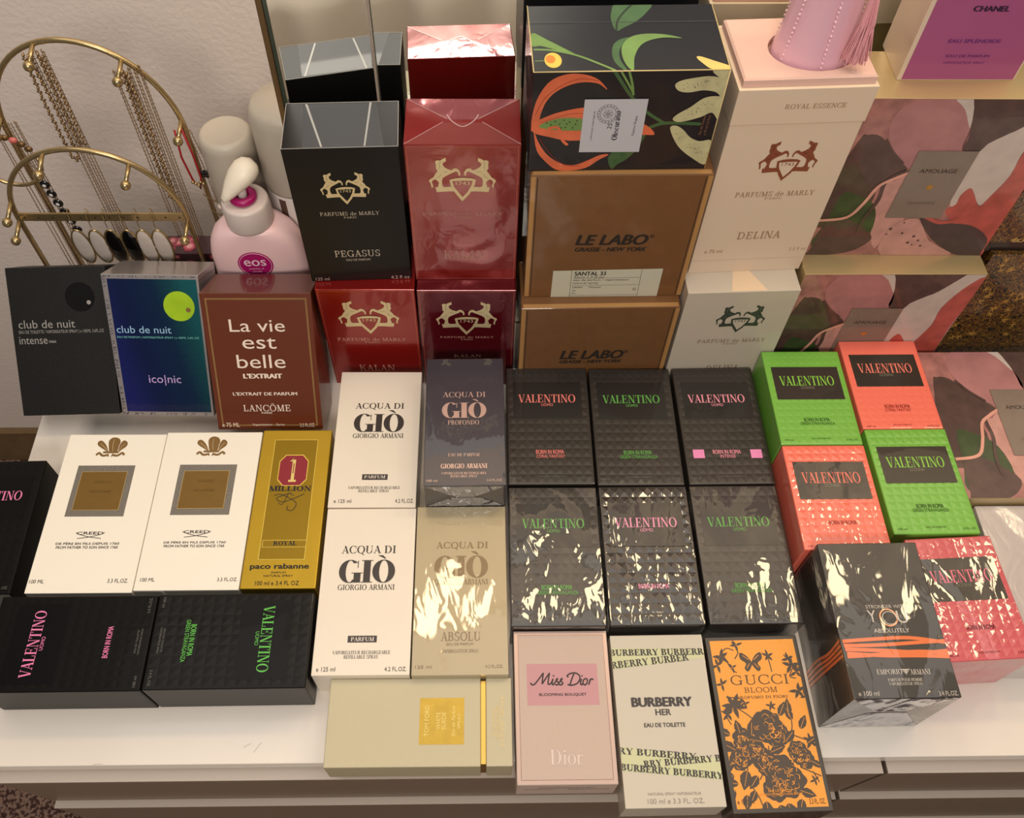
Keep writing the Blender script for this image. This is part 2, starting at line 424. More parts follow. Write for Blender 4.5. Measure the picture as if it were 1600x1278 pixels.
BOX = {
 'creed1': (-.3570,.3791,0,.0942,.164,.048,-.1,0),
 'creed2': (-.2627,.3811,0,.0930,.164,.048,0,0),
 'million': (-.1817,.3825,0,.0670,.165,.048,-.1,0),
 'valL': (-.4606,.3641,0,.0840,.136,.047,1.2,0),
 'valpink': (-.3509,.2509,0,.1352,.0832,.0535,.2,0),
 'valgreen': (-.2149,.2521,0,.1352,.0832,.0535,.3,0),
 'gioA': (-.1035,.4584,0,.0828,.156,.0465,-.3,0),
 'gioB': (-.1033,.3010,0,.0830,.1562,.0465,0,0),
 'profondo': (-.0159,.4520,.0465,.0752,.1416,.0413,.4,0),
 'under': (-.0160,.4525,0,.0740,.1400,.0464,.2,0),
 'absolu': (-.0194,.3014,0,.0825,.1586,.0465,.1,0),
 'coralU': (.0669,.4720,0,.0838,.137,.047,-.2,0),
 'greenUA': (.1528,.4707,0,.0838,.137,.047,-.1,0),
 'intense': (.2401,.4711,0,.0836,.137,.047,.4,0),
 'greenUB': (.0667,.3321,0,.0840,.137,.047,-.1,0),
 'pinkU': (.1532,.3323,0,.0840,.137,.047,.1,0),
 'greenUC': (.2402,.3328,0,.0838,.137,.047,.2,0),
 'donG1': (.3254,.4870,0,.0789,.1110,.072,0,0),
 'donC1': (.4080,.5022,0,.0789,.1066,.072,.2,0),
 'donG2': (.4093,.3930,0,.0789,.1110,.072,.4,0),
 'donC2': (.3256,.3768,0,.0789,.1078,.072,0,0),
 'donP': (.4195,.2787,0,.0785,.1110,.072,2.6,0),
 'emporio': (.3348,.2545,0,.0862,.1330,.090,.5,0),
 'tf': (-.0526,.1868,0,.1534,.0715,.0375,-.1,0),
 'dior': (.0678,.1995,0,.0815,.1265,.038,0,0),
 'burb': (.1522,.1883,0,.0808,.140,.0383,.4,0),
 'gucci': (.2360,.1851,0,.0805,.1424,.0387,1.1,0),
 'kalL': (-.1102,.5830,0,.0945,.0569,.155,-.2,0),
 'kalR': (-.0139,.5810,0,.0945,.0569,.156,-.2,0),
 'peg': (-.1144,.5950,.155,.0945,.0569,.159,2.2,0),
 'kalT': (-.0146,.5945,.156,.0948,.0569,.162,0,0),
 'labU': (.1158,.5850,.144,.1510,.060,.1527,.6,0),
 'labL': (.1138,.5712,0,.1525,.0605,.144,.9,0),
 'art': (.1102,.6012,.2967,.1449,.0818,.0943,1.5,0),
 'delU': (.2472,.6080,.165,.1070,.080,.1722,3.0,0),
 'delL': (.2452,.5825,0,.1070,.080,.165,2.0,0),
 'amoU': (.3915,.6113,.173,.1730,.060,.178,-.3,0),
 'amoM': (.3905,.5868,0,.1730,.060,.173,0,0),
 'amoF': (.5395,.4644,0,.1730,.1706,.060,0,0),
 'chanel': (.3800,.6265,.351,.0950,.045,.135,0,0),
 'goldL': (.5640,.6050,0,.1600,.060,.180,0,0),
 'goldU': (.5630,.6100,.180,.1600,.060,.170,0,0),
 'white': (.5465,.3030,0,.1600,.149,.048,0,0),
 'lveb': (-.2132,.5276,0,.1050,.060,.1441,0,31.3),
 'iconic': (-.3185,.5387,0,.0930,.054,.1473,-1.2,33.9),
 'cdn': (-.4175,.5263,0,.0968,.0454,.1486,1.5,45.1),
}


def carton(key, name, label, cat, mat, group=None, bev=.0007, body=True):
    """Root object for a box in the table: its own mesh is the carton body."""
    x, y, z, w, l, t, yaw, lean = BOX[key]
    bm = bmesh.new()
    add_box(bm, -w / 2, w / 2, -l / 2, l / 2, 0, t, bev)
    o = bm_obj(name, bm, mat)
    if lean:
        o.matrix_world = Matrix.Translation((x, y, z + .0004)) @ Matrix.Rotation(R(yaw), 4, 'Z') @ Matrix.Rotation(R(-lean), 4, 'X') @ Matrix.Translation((0, -l / 2, 0))
    else:
        o.location = (x, y, z); o.rotation_euler = (0, 0, R(yaw))
    tag(o, label, cat, group)
    return o
def face(key, kind, root, lift=.00012):
    x, y, z, w, l, t, yaw, lean = BOX[key]
    hw, hh = {'top': (w, l), 'topL': (l, w), 'topR': (l, w), 'front': (w, t), 'left': (l, t), 'right': (l, t)}[kind]
    return Art(root, frame(kind, w, l, t), lift, (hw * 500 - .35, hh * 500 - .35))

def studs(key, root, mat, nx, ny, h=.0007, margin=.0016):
    x, y, z, w, l, t, yaw, lean = BOX[key]
    v, f = [], []; dx, dy = (w - 2 * margin) / nx, (l - 2 * margin) / ny
    for i in range(nx):
        for j in range(ny):
            x0, y0 = -w / 2 + margin + i * dx, -l / 2 + margin + j * dy; b = len(v)
            v += [(x0, y0, t), (x0 + dx, y0, t), (x0 + dx, y0 + dy, t), (x0, y0 + dy, t), (x0 + dx / 2, y0 + dy / 2, t + h)]
            f += [(b, b + 1, b + 4), (b + 1, b + 2, b + 4), (b + 2, b + 3, b + 4), (b + 3, b, b + 4)]
    return mesh_obj('studded_face', v, f, mat, root)

# ================================================================== the setting
WALL_Y, FLOOR_Z = 0.90, -0.74
def wall_mat():
    return pm('painted_wall', c(242, 228, 218), .75, grain=.0007, gscale=160.0)
o = mesh_obj('wall_back', [(-2.2, WALL_Y, FLOOR_Z), (2.2, WALL_Y, FLOOR_Z), (2.2, WALL_Y, 1.75), (-2.2, WALL_Y, 1.75)], [(0, 1, 2, 3)], wall_mat())
tag(o, kind='structure')
o = box_obj('baseboard_back', -2.2, 2.2, WALL_Y - .014, WALL_Y - .001, FLOOR_Z + .001, FLOOR_Z + .10, pm('stained_wood', c(120, 96, 66), .5, var=.15, vscale=30))
tag(o, kind='structure')
def carpet_mat():
    m = pm('speckled_carpet', c(110, 82, 70), .95, grain=.004, gscale=220.0)
    nt = m.node_tree; b = nt.nodes['Principled BSDF']
    tc = nt.nodes.new('ShaderNodeTexCoord'); n = nt.nodes.new('ShaderNodeTexNoise'); n.inputs['Scale'].default_value = 170; n.inputs['Detail'].default_value = 2
    cr = nt.nodes.new('ShaderNodeValToRGB'); cr.color_ramp.elements[0].position = .44; cr.color_ramp.elements[1].position = .56
    cr.color_ramp.elements[0].color = c(70, 44, 38); cr.color_ramp.elements[1].color = c(150, 120, 104)
    nt.links.new(tc.outputs['Object'], n.inputs['Vector']); nt.links.new(n.outputs['Fac'], cr.inputs[0]); nt.links.new(cr.outputs[0], b.inputs['Base Color'])
    return m
o = mesh_obj('floor', [(-2.2, -1.6, FLOOR_Z), (2.2, -1.6, FLOOR_Z), (2.2, WALL_Y, FLOOR_Z), (-2.2, WALL_Y, FLOOR_Z)], [(0, 1, 2, 3)], carpet_mat())
tag(o, kind='structure')

# dresser: white top over drawers whose shade is put into their colour
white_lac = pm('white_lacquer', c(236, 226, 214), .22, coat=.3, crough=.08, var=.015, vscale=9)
shaded_lac = pm('shaded_drawer_lacquer', c(130, 112, 95), .4)  # darkened white: the shade below the tabletop is painted in
lit_lip_lac = pm('lit_lip_lacquer', c(196, 182, 168), .4)  # lighter tone paints the lamplight caught by the drawers' top edges
dr = tag(empty('dresser', (.12, .43, FLOOR_Z)), 'white lacquered dresser with wide drawers under the perfume boxes', 'dresser')
def dpart(name, x0, x1, y0, y1, z0, z1, m, bev=.001):
    bm = bmesh.new(); add_box(bm, x0 - .12, x1 - .12, y0 - .43, y1 - .43, z0 - FLOOR_Z, z1 - FLOOR_Z, bev); return bm_obj(name, bm, m, dr)
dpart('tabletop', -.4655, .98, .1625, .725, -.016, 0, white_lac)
dpart('carcass', -.42, .96, .176, .715, FLOOR_Z + .0005, -.0162, shaded_lac)
def drawer(x0, x1, z1, z0):
    """Front leaning back towards its foot, so the top edge stands out as a lip."""
    yf, yb, yk = .1535 - .43, .159 - .43, .1755 - .43
    v = []
    for x in (x0 - .12, x1 - .12):
        v += [(x, yf, z1 - FLOOR_Z), (x, yk, z1 - FLOOR_Z), (x, yk, z0 - FLOOR_Z), (x, yb, z0 - FLOOR_Z)]
    d = mesh_obj('drawer', v, [(0, 1, 2, 3), (7, 6, 5, 4), (0, 3, 7, 4), (1, 0, 4, 5), (2, 1, 5, 6), (3, 2, 6, 7)], shaded_lac, dr)
    bm = bmesh.new(); add_box(bm, x0 - .12, x1 - .12, yf - .0006, yk, z1 - FLOOR_Z + .0001, z1 - FLOOR_Z + .0022, .0004); bm_obj('drawer_lip', bm, lit_lip_lac, d)
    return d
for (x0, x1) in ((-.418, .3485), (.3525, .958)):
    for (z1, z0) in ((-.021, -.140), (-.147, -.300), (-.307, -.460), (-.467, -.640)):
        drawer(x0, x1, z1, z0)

# bed with a pleated cover across the room, seen only in the mirror
bed = tag(empty('bed', (.1, -.62, FLOOR_Z)), 'bed under a beige pleated cover, showing in the mirror above the red box', 'bed')
v, f = [], []; nx = 150
def pleat(x): return .022 * math.sin(x * 30 + 1.5 * math.sin(x * 5)) + .006 * math.sin(x * 71)
for i in range(nx + 1):
    x = -1.0 + 2.0 * i / nx; q = pleat(x)
    v += [(x, q, .12), (x, q * .9, .30), (x, q * .5, .50), (x, -.03, .54), (x, -1.0, .54)]
for i in range(nx):
    for k in range(4): f.append((5 * i + k, 5 * i + 5 + k, 5 * i + 6 + k, 5 * i + 1 + k))
mesh_obj('bed_cover', v, f, pm('beige_linen', c(226, 214, 200), .9, var=.06, vscale=6), bed, True)
box_obj('bed_frame', -1.0, 1.0, -1.0, -.03, .0005, .49, pm('brown_bed_wood', c(96, 74, 48), .6), bed)

# tri-fold mirror standing behind the boxes
def mirror_mat():
    m = bpy.data.materials.new('mirror_silver'); m.use_nodes = True; b = m.node_tree.nodes['Principled BSDF']
    b.inputs['Base Color'].default_value = (.86, .88, .84, 1); b.inputs['Metallic'].default_value = 1; b.inputs['Roughness'].default_value = .012
    return m
glass_edge = pm('green_glass_edge', c(44, 58, 46), .1, coat=.6)
bronze = pm('bronze_frame', c(120, 96, 66), .32, metal=.7)
mr = tag(empty('folding_mirror', (.1, .66, 0)), 'tall folding mirror with thin bronze frame standing behind the tallest stacks', 'mirror')
TILT = .055
def panel(hx, hy, ang, x0, x1, h, frame_left):
    """Flat mirror panel hinged at (hx, hy), turned by ang, leaning back by TILT; local x from x0 to x1."""
    M = Matrix.Translation((hx - .1, hy - .66, 0)) @ Matrix.Rotation(ang, 4, 'Z') @ Matrix.Rotation(-TILT, 4, 'X')
    g = box_obj('mirror_glass', x0, x1, 0, .004, .004, h, mirror_mat(), mr, 0); g.matrix_local = M
    b = box_obj('backing_board', x0, x1, .0042, .012, .004, h, bronze, mr, 0); b.matrix_local = M
    if frame_left:
        e = box_obj('glass_edge', x0 - .0035, x0 - .0002, -.0015, .004, .004, h, glass_edge, mr, .0003); e.matrix_local = M
        e = box_obj('frame_strip', x0 - .0085, x0 - .0037, -.004, .012, .004, h, bronze, mr, .0008); e.matrix_local = M
    return M
PY = .647 - .2 * TILT
panel(0, PY, .0293, -.0862, .75, .52, False)
panel(-.0868, PY - .0045, .14, -.0762, -.0004, .52, True)
hx = box_obj('hinge_strip', -.0872, -.0865, -.0006, .004, .004, .52, glass_edge, mr, 0)
hx.matrix_local = Matrix.Translation((-.1, PY - .66, 0)) @ Matrix.Rotation(.0293, 4, 'Z') @ Matrix.Rotation(-TILT, 4, 'X')

# ================================================================== inks and papers
GOLD = c(190, 160, 100)

# ------------------------------------------------------------------ Valentino cartons
def valentino(key, name, label, ink, kind, lines, box_col, panel_col, wrap, side, studh=.00028, squares=None, coat=.55, group=None, ink2=None, rough=.36, up=.82, spec=.5):
    m = pm(name + '_card', box_col, rough, coat=coat, wrap=wrap, spec=spec)
    ms_ = pm('studded_card', box_col, rough, coat=coat, wrap=wrap, spec=spec, up=up)
    root = carton(key, name, label, 'perfume box', m, group, .0015)
    nx, ny = (9, 14) if kind == 'top' else (14, 9)
    studs(key, root, ms_, nx, ny, studh)
    A = face(key, kind, root, .0001)
    pn = pm('title_panel_card', panel_col, rough, coat=coat, wrap=wrap, spec=spec)
    ik = pm('lettering_ink', ink, .5, coat=coat, wrap=wrap, spec=.3)
    sm = pm('small_ink', ink2 or c(110, 106, 100), .5, coat=coat, wrap=wrap, spec=.3)
    L = int(studh / .0001) + 1
    don = lines[0] == 'DONNA'
    if don:
        A.rect('title_panel', pn, 0.2,15.77,67.1,39.39, L)
        A.text('brand_lettering', ik, 'VALENTINO', 'did', -0.1,18.45,54.4,11.71, L + 1)
        A.text('line_lettering', pm('grey_ink', c(120, 116, 96), .5, coat=coat, wrap=wrap), 'DONNA', 'sans', -0.57,10.27,13.71,3.48, L + 1)
        A.text('range_lettering', sm, 'BORN IN ROMA', 'cond', 0.6,-27.55,25.14,4.15, L + 1)
        if len(lines) > 1: A.text('variant_lettering', sm, lines[1], 'sans', *[q_ * (len(lines[1]) / 17 if i_ == 2 else 1) for i_, q_ in enumerate((0.4,-31.83,33.51,3.3))], L + 1)
        A.text('small_print', sm, '100 ml', 'thin', -31, -50.5, 9, 2, L + 1); A.text('small_print', sm, '3.4 FL.OZ.', 'thin', 30, -50.5, 12, 2, L + 1)
        A.text('small_print', sm, 'EAU DE PARFUM', 'thin', 0, -49, 18, 1.6, L + 1)
    else:
        A.rect('title_panel', pn, -0.4,28.34,69.41,44.37, L)
        A.text('brand_lettering', ik, 'VALENTINO', 'did', -0.69,30.08,57.79,9.97, L + 1)
        A.text('line_lettering', ik, 'UOMO', 'sans', -0.74,22.43,11.86,3.2, L + 1)
        A.text('range_lettering', ik, 'BORN IN ROMA', 'cond', -0.09,-32.69,27.48,4.74, L + 1)
        if len(lines) > 1 and lines[1]:
            vu, vv_, vw, vh = 0.4,-37.66,36.67,3.72
            A.text('variant_lettering', ik, lines[1], 'sans', vu, vv_, vw * len(lines[1]) / 17, vh, L + 1)
        A.text('small_print', sm, 'EAU DE TOILETTE', 'thin', 0, -57, 20, 1.6, L + 1); A.text('small_print', sm, 'VAPORISATEUR SPRAY', 'thin', 0, -60, 23, 1.6, L + 1)
        A.text('small_print', sm, '100 ml', 'thin', -34, -62, 9, 2.4, L + 1); A.text('small_print', sm, '3.4 FL.OZ.', 'thin', 32, -62, 14, 2.4, L + 1)
        if squares:
            sq = pm('pink_square_ink', squares, .5, coat=coat, wrap=wrap)
            A.rect('pink_square', sq, -27.91,-34.73,11.04,9.7, L + 1); A.rect('pink_square', sq, 28.7,-35.2,11.06,9.71, L + 1)
    A.done()
    return root

BLK, PBLK = c(44, 38, 33), c(24, 20, 18)
PINK, GREEN, CORAL = c(235, 130, 175), c(96, 170, 74), c(240, 130, 120)
GU = 'black studded cologne boxes'
valentino('coralU', 'perfume_box', 'black studded box with coral red lettering, left end of the upper black row', CORAL, 'top', ['UOMO', 'CORAL FANTASY'], BLK, PBLK, (.14, 1.0, 1), None, group=GU)
valentino('greenUA', 'perfume_box', 'black studded box with green lettering, middle of the upper black row', GREEN, 'top', ['UOMO', 'GREEN STRAVAGANZA'], BLK, PBLK, (.14, 1.0, 2), None, group=GU)
valentino('intense', 'perfume_box', 'black studded box with two pink squares beside its lower lettering', c(240, 150, 165), 'top', ['UOMO', 'INTENSE'], BLK, PBLK, (.14, 1.0, 3), None, squares=c(238, 140, 190), group=GU)
valentino('greenUB', 'perfume_box', 'black film-wrapped box with green lettering, left end of the lower black row', GREEN, 'top', ['UOMO', 'GREEN STRAVAGANZA'], BLK, PBLK, (.8, 1.1, 4), None, coat=1.0, up=1.0, group=GU)
valentino('pinkU', 'perfume_box', 'black film-wrapped box with pink lettering, middle of the lower black row', c(240, 150, 185), 'top', ['UOMO', ''], BLK, PBLK, (.5, 1.3, 5), None, coat=1.0, studh=.0008, up=.45, group=GU)
valentino('greenUC', 'perfume_box', 'black film-wrapped box with green lettering, right end of the lower black row', GREEN, 'top', ['UOMO', 'GREEN STRAVAGANZA'], BLK, PBLK, (.55, 1.0, 6), None, coat=1.0, up=1.0, group=GU)
valentino('valL', 'perfume_box', 'black box cut off by the left edge, only the end of its pink lettering showing', PINK, 'top', ['UOMO', ''], c(13, 11, 10), c(8, 7, 7), (.10, 1.0, 7), None, studh=.0002, coat=.04, spec=.15, group=GU)
valentino('valpink', 'perfume_box', 'black box lying sideways with pink lettering, at the front left corner', PINK, 'topL', ['UOMO', ''], c(14, 12, 10), c(8, 7, 7), (.10, 1.0, 8), None, studh=.00012, coat=.04, spec=.15, group=GU)
valentino('valgreen', 'perfume_box', 'black studded box lying sideways with green lettering, right of the pink-lettered one', c(100, 190, 80), 'topR', ['UOMO', 'GREEN STRAVAGANZA'], c(16, 14, 12), c(8, 7, 7), (.10, 1.0, 9), None, studh=.0003, coat=.06, spec=.2, group=GU)
GD = 'bright studded perfume boxes'
GRN, COR, PNK = c(120, 182, 68), c(246, 118, 96), c(208, 94, 98)
DARK = c(48, 40, 32)
valentino('donG1', 'perfume_box', 'bright green box with dark title panel, beside the black box with pink squares', c(140, 205, 70), 'top', ['DONNA', 'GREEN STRAVAGANZA'], GRN, DARK, (.16, 1.0, 11), None, coat=.5, group=GD, ink2=c(40, 80, 26))
valentino('donC1', 'perfume_box', 'coral box with dark title panel, topmost of the coloured boxes', c(246, 130, 110), 'top', ['DONNA', 'CORAL FANTASY'], COR, DARK, (.14, 1.0, 12), None, studh=.0002, coat=.35, group=GD, ink2=c(150, 44, 34))
valentino('donG2', 'perfume_box', 'bright green box below the topmost coral box, touching the pink one', c(140, 205, 70), 'top', ['DONNA', 'GREEN STRAVAGANZA'], GRN, DARK, (.12, 1.0, 13), None, coat=.45, studh=.0005, group=GD, ink2=c(40, 80, 26))
valentino('donC2', 'perfume_box', 'coral box in shiny crinkled film behind the black box with orange cords', c(240, 120, 100), 'top', ['DONNA', ''], COR, DARK, (.5, 1.5, 14), None, coat=1.0, studh=.0006, up=.5, group=GD, ink2=c(150, 44, 34))
valentino('donP', 'perfume_box', 'deep pink film-wrapped box with dark title panel at the right', c(240, 120, 140), 'top', ['DONNA', ''], PNK, DARK, (.55, 1.3, 15), None, coat=1.0, studh=.0006, up=.8, group=GD, ink2=c(110, 30, 40))

# ------------------------------------------------------------------ Creed cartons
def creed(key, label):
    m = pm('ivory_card', c(246, 238, 222), .55, grain=.00006, gscale=2500)
    root = carton(key, 'perfume_box', label, 'perfume box', m, 'ivory crest boxes')
    A = face(key, 'top', root)
    g = pm('antique_gold_foil', c(140, 108, 62), .35, metal=.5)
    cu, cv = ORG[key]; c0 = ORG['creed1']
    for pts in CREST: A.poly('crest', g, [(cu + x_ - c0[0], cv + y_ - c0[1]) for x_, y_ in smooth(pts, 3, True)])
    for pts in CREST_LN: A.line('crest_shading', pm('pale_crest_line', c(214, 192, 150), .5), [(cu + x_ - c0[0], cv + y_ - c0[1]) for x_, y_ in pts], .35, 2)
    A.rect('crest', g, cu, cv - 5.6, 15, 2.2)
    for sx in (-1, 1):
        A.line('crest', g, [(cu + sx * 1.5, cv - 8.2), (cu + sx * 7, cv - 9.4), (cu + sx * 11, cv - 6.4), (cu + sx * 13.5, cv - 8.8)], 2.2)
        for k in range(3): A.disc('crest', g, cu + sx * (1.6 + 2.4 * k), cv - 9.9 + .3 * k, .7, n=10)
    return root, A, g
ORG = {'creed1': [(-3.13,67.25)][0], 'creed2': [(-0.47,65.75)][0]}
CREST = [[(-4.41,62.06),(-6.95,69.35),(-7.69,74.59),(-5.7,77.75),(-2.29,78.53),(1.6,77.19),(3.76,73.5),(3.12,68.27),(2.26,62.04)], [(-5.63,61.55),(-10.34,64.68),(-14.51,67.29),(-17.92,70.44),(-17.81,73.84),(-14.92,74.88),(-11.69,72.51),(-8.5,68.31)], [(3.71,61.51),(6.59,64.61),(9.6,67.2),(11.16,70.33),(10.03,73.48),(7,75.06),(4.77,72.97),(3.56,68.27)]]
CREST_LN = [[(-1.53,63.09),(-2.93,69.34),(-2.76,75.63)], [(-6.43,63.11),(-11.06,67.8),(-15.03,71.47)], [(3.82,63.07),(5.91,67.74),(8.69,71.38)]]
sil = pm('silver_weave', c(128, 122, 112), .35, metal=.35, grain=.0006, gscale=900)
gpl = pm('gold_plaque', c(128, 98, 44), .34, metal=.45, var=.06, vscale=60)
bkt = pm('brown_black_ink', c(58, 50, 46), .6)
def creed_text(A, key, q):
    A.rect('plaque_border', sil, *q['sq']); A.rect('gold_plaque', gpl, q['sq'][0] - .4, q['sq'][1] - .2, q['in'][2], q['in'][3], 2)
    A.border('plaque_edge', pm('pale_gold_foil', c(196, 172, 116), .3, metal=.5), q['sq'][0] - .4, q['sq'][1] - .2, q['in'][2] + .8, q['in'][3] + .8, .5, 3)
    A.text('embossed_lettering', pm('plaque_emboss', c(116, 88, 38), .3, metal=.5), 'CREED', 'rom', q['sq'][0], q['sq'][1] + 9, 16, 2.5, 4)
    A.text('embossed_lettering', pm('plaque_emboss', c(116, 88, 38), .3, metal=.5), 'MILLESIME', 'rom', q['sq'][0], q['sq'][1] - 1, 20, 2, 4)
    cu, cv, w, h = q['cr']
    A.text('brand_lettering', bkt, 'CREED', 'wide', cu, cv + h * .08, w * .92, h * .78)
    A.line('brand_lettering', bkt, [(cu - w * .5, cv + h * .3), (cu - w * .42, cv - h * .15), (cu, cv - h * .95), (cu + w * .42, cv - h * 1.35)], .55)
    A.line('brand_lettering', bkt, [(cu + w * .5, cv + h * .3), (cu + w * .42, cv - h * .15), (cu, cv - h * .95), (cu - w * .42, cv - h * 1.35)], .55)
    A.text('small_print', bkt, 'DE PÈRE EN FILS DEPUIS 1760', 'wide', *q['l1']); A.text('small_print', bkt, 'FROM FATHER TO SON SINCE 1760', 'wide', *q['l2'])
    A.text('small_print', bkt, '100 ML', 'thin', *(q['ml'][0] + 1.8, *q['ml'][1:])); A.text('small_print', bkt, '3.3 FL.OZ.', 'thin', *q['oz'])
    A.done()
r_, A, g = creed('creed1', 'ivory box with feather crest and gold plaque, left of its twin')
creed_text(A, 'creed1', dict(sq=(-3.43,19.87,54.34,54.23), **{'in': (-3.14,20.5,42.67,40.52)}, cr=(-2.52,-24.52,26.07,3.7), l1=(-2.57,-34.4,57.44,2.74), l2=(-2.35,-38.38,55.83,2.5), ml=(-40.56,-71.09,12.82,3.47), oz=(32.79,-70.77,18.16,3.7)))
r_, A, g = creed('creed2', 'ivory box with feather crest and gold plaque, touching the golden box')
creed_text(A, 'creed2', dict(sq=(-0.45,18.6,54.77,53.67), **{'in': (-0.18,19.6,42.63,39.69)}, cr=(0.08,-25.81,25.54,3.72), l1=(0.12,-35.84,56.41,2.52), l2=(0.06,-39.72,54.79,2.51), ml=(-37.34,-72.04,12.87,3.49), oz=(35.21,-72.28,17.82,3.27)))

# ------------------------------------------------------------------ golden million box
m = pm('gold_foil_card', c(184, 150, 24), .3, metal=.55, coat=.3, wrap=(.1, 1, 3))
root = carton('million', 'perfume_box', 'golden foil box with a dark red octagonal emblem', 'perfume box', m)
A = face('million', 'top', root)
inner = pm('ribbed_gold_foil', c(146, 118, 18), .34, metal=.55)
cu, cv, w, h = 0.03,8.21,50.24,126.71
A.rect('ribbed_panel', inner, cu, cv, w * .84, h); A.border('panel_edge', pm('bright_gold_edge', c(232, 206, 96), .25, metal=.6), cu, cv, w * .84, h, .6, 2)
blk = pm('black_ink', c(28, 22, 16), .5)
cu, cv, w, h = 0.19,37.23,26.5,32.38
oc = lambda k: [(cu + sx * w / 2 * k * a, cv + sy * h / 2 * k * b) for sx, sy, a, b in ((-1, -1, .6, 1), (1, -1, .6, 1), (1, -1, 1, .6), (1, 1, 1, .6), (1, 1, .6, 1), (-1, 1, .6, 1), (-1, 1, 1, .6), (-1, -1, 1, .6))]
A.poly('emblem_rim', pm('bright_gold_edge', c(232, 206, 96), .25, metal=.6), oc(1.06), 2); A.poly('emblem', pm('dark_red_enamel', c(140, 24, 42), .35), oc(1.0), 3)
cr = pm('cream_ink', c(226, 200, 120), .5)
A.rect('numeral', cr, cu + .3, cv, 3.0, h * .72, 4); A.rect('numeral', cr, cu + .3, cv - h * .36, 7.2, 2.2, 4); A.poly('numeral', cr, [(cu - 4, cv + h * .3), (cu - 1, cv + h * .3), (cu - 1, cv + h * .42), (cu, cv + h * .42)], 4)
A.rect('numeral_core', pm('dark_red_enamel', c(140, 24, 42), .35), cu + .3, cv + 2, .9, h * .34, 5)
A.text('brand_lettering', blk, 'MILLION', 'didb', -0.18,17.56,39.25,5.67)
fl = [(0.77,13),(-6.89,9.86),(-11.95,6.96),(-6.1,3.3),(4.29,6.88),(13.52,11.72)]
A.line('flourish', blk, fl, .7)
A.line('flourish', blk, [(-14.48,9.9),(-9.23,11.34),(-1.26,8.13),(7,2.02),(4.59,-5.18),(-0.84,-4.67),(-0.21,-0.83)], .7)
A.line('flourish', blk, [(3.96,9.81),(-0.66,12.28),(-2.43,8.86),(-5.8,0.88),(-9.62,2.1)], .6)
cu, cv, w, h = 0.93,-39.31,40.32,7.32
A.rect('name_panel', pm('bright_gold_edge', c(232, 206, 96), .25, metal=.6), cu, cv, w, h, 2); A.rect('name_panel_face', inner, cu, cv, w - 1, h - 1, 3)
A.text('name_lettering', blk, 'ROYAL', 'didb', 1.31,-38.97,21.01,4.35, 4)
A.text('brand_lettering', blk, 'paco rabanne', 'bold', -0.7,-62.04,52.94,6.66, 3)
A.text('small_print', blk, 'PARFUM', 'thin', -0.88,-67.35,12.77,1.76); A.text('small_print', blk, 'NATURAL SPRAY', 'thin', -0.79,-70.53,26.11,1.97)
A.text('small_print', blk, '100 ml e 3.4 FL OZ', 'thin', -1.07,-77.4,38.88,3.91)
A.done()

# ------------------------------------------------------------------ white Gio cartons and relatives
def gio(key, label, q, m, ink, wrap, coat):
    root = carton(key, 'perfume_box', label, 'perfume box', m, 'slim cologne boxes')
    A = face(key, 'top', root)
    A.text('brand_lettering', ink, 'ACQUA DI', 'did', *q['a']); A.text('brand_lettering', ink, 'GIÒ', 'giob', *q['g'])
    return root, A
wht = pm('white_card', c(236, 224, 206), .5, coat=.35, crough=.1, wrap=(.12, 1, 21))
ink = pm('dark_brown_ink', c(52, 44, 40), .5, coat=.3)
for key, lab, q in (
    ('gioA', 'slim white box in front of the dark red box, upper of two slim white ones', dict(a=(0.56,35.15,48.8,8.24), g=(0.91,17.6,49.83,25.82), n=(1.05,0.56,49.7,5.19), p=(0.98,-45.7,24.51,6.18), pt=(0.98,-45.7,20.02,3.19), s1=(1.02,-57.22,49.21,2.94), s2=(0.98,-60.78,29.27,2.92), ml=(-29.55,-71.52,16.54,3.71), oz=(30.51,-71.39,17.5,4.12))),
    ('gioB', 'slim white box beside the glossy champagne box, lower of two slim white ones', dict(a=(-0.21,35.7,49.32,9.06), g=(-0.48,17.4,50.41,26.51), n=(-0.27,0.11,50.44,5.09), p=(-0.44,-46.97,25.11,6.01), pt=(-0.22,-47.18,19.84,3.52), s1=(-0.32,-58.67,49.2,3.06), s2=(-0.45,-62.53,29.44,3.04), ml=(-31.28,-72.9,16.08,3.79), oz=(29.41,-73.15,18.7,3.59)))):
    root, A = gio(key, lab, q, wht, ink, None, 0)
    A.text('maker_lettering', ink, 'GIORGIO ARMANI', 'did', *q['n']); A.rect('name_panel', ink, *q['p']); A.text('name_lettering', wht, 'PARFUM', 'did', *q['pt'], 4)
    A.text('small_print', ink, 'VAPORISATEUR RECHARGEABLE', 'did', *q['s1']); A.text('small_print', ink, 'REFILLABLE SPRAY', 'did', *q['s2']); A.text('small_print', ink, 'e 125 ml', 'thin', *(q['ml'][0] + 1.8, *q['ml'][1:])); A.text('small_print', ink, '4.2 FL.OZ.', 'thin', *q['oz'])
    A.done()
W = (.3, 1.0, 23)
m = pm('slate_violet_card', c(58, 55, 64), .4, metal=.2, coat=1, wrap=W)
rose = pm('rose_gold_ink', c(205, 172, 160), .35, metal=.4, coat=1, wrap=W)
root, A = gio('profondo', 'dark slate violet box raised above the champagne box', dict(a=(-0.87,27.15,40.99,7.48), g=(-0.77,11.58,42.26,21.33)), m, rose, None, 1)
A.text('name_lettering', rose, 'PROFONDO', 'did', -1.41,-3.96,29.49,5.01)
A.text('small_print', rose, 'EAU DE PARFUM', 'did', -1.02,-39.18,28.81,3.33); A.text('maker_lettering', rose, 'GIORGIO ARMANI', 'didb', -0.84,-51.04,42.52,5.12)
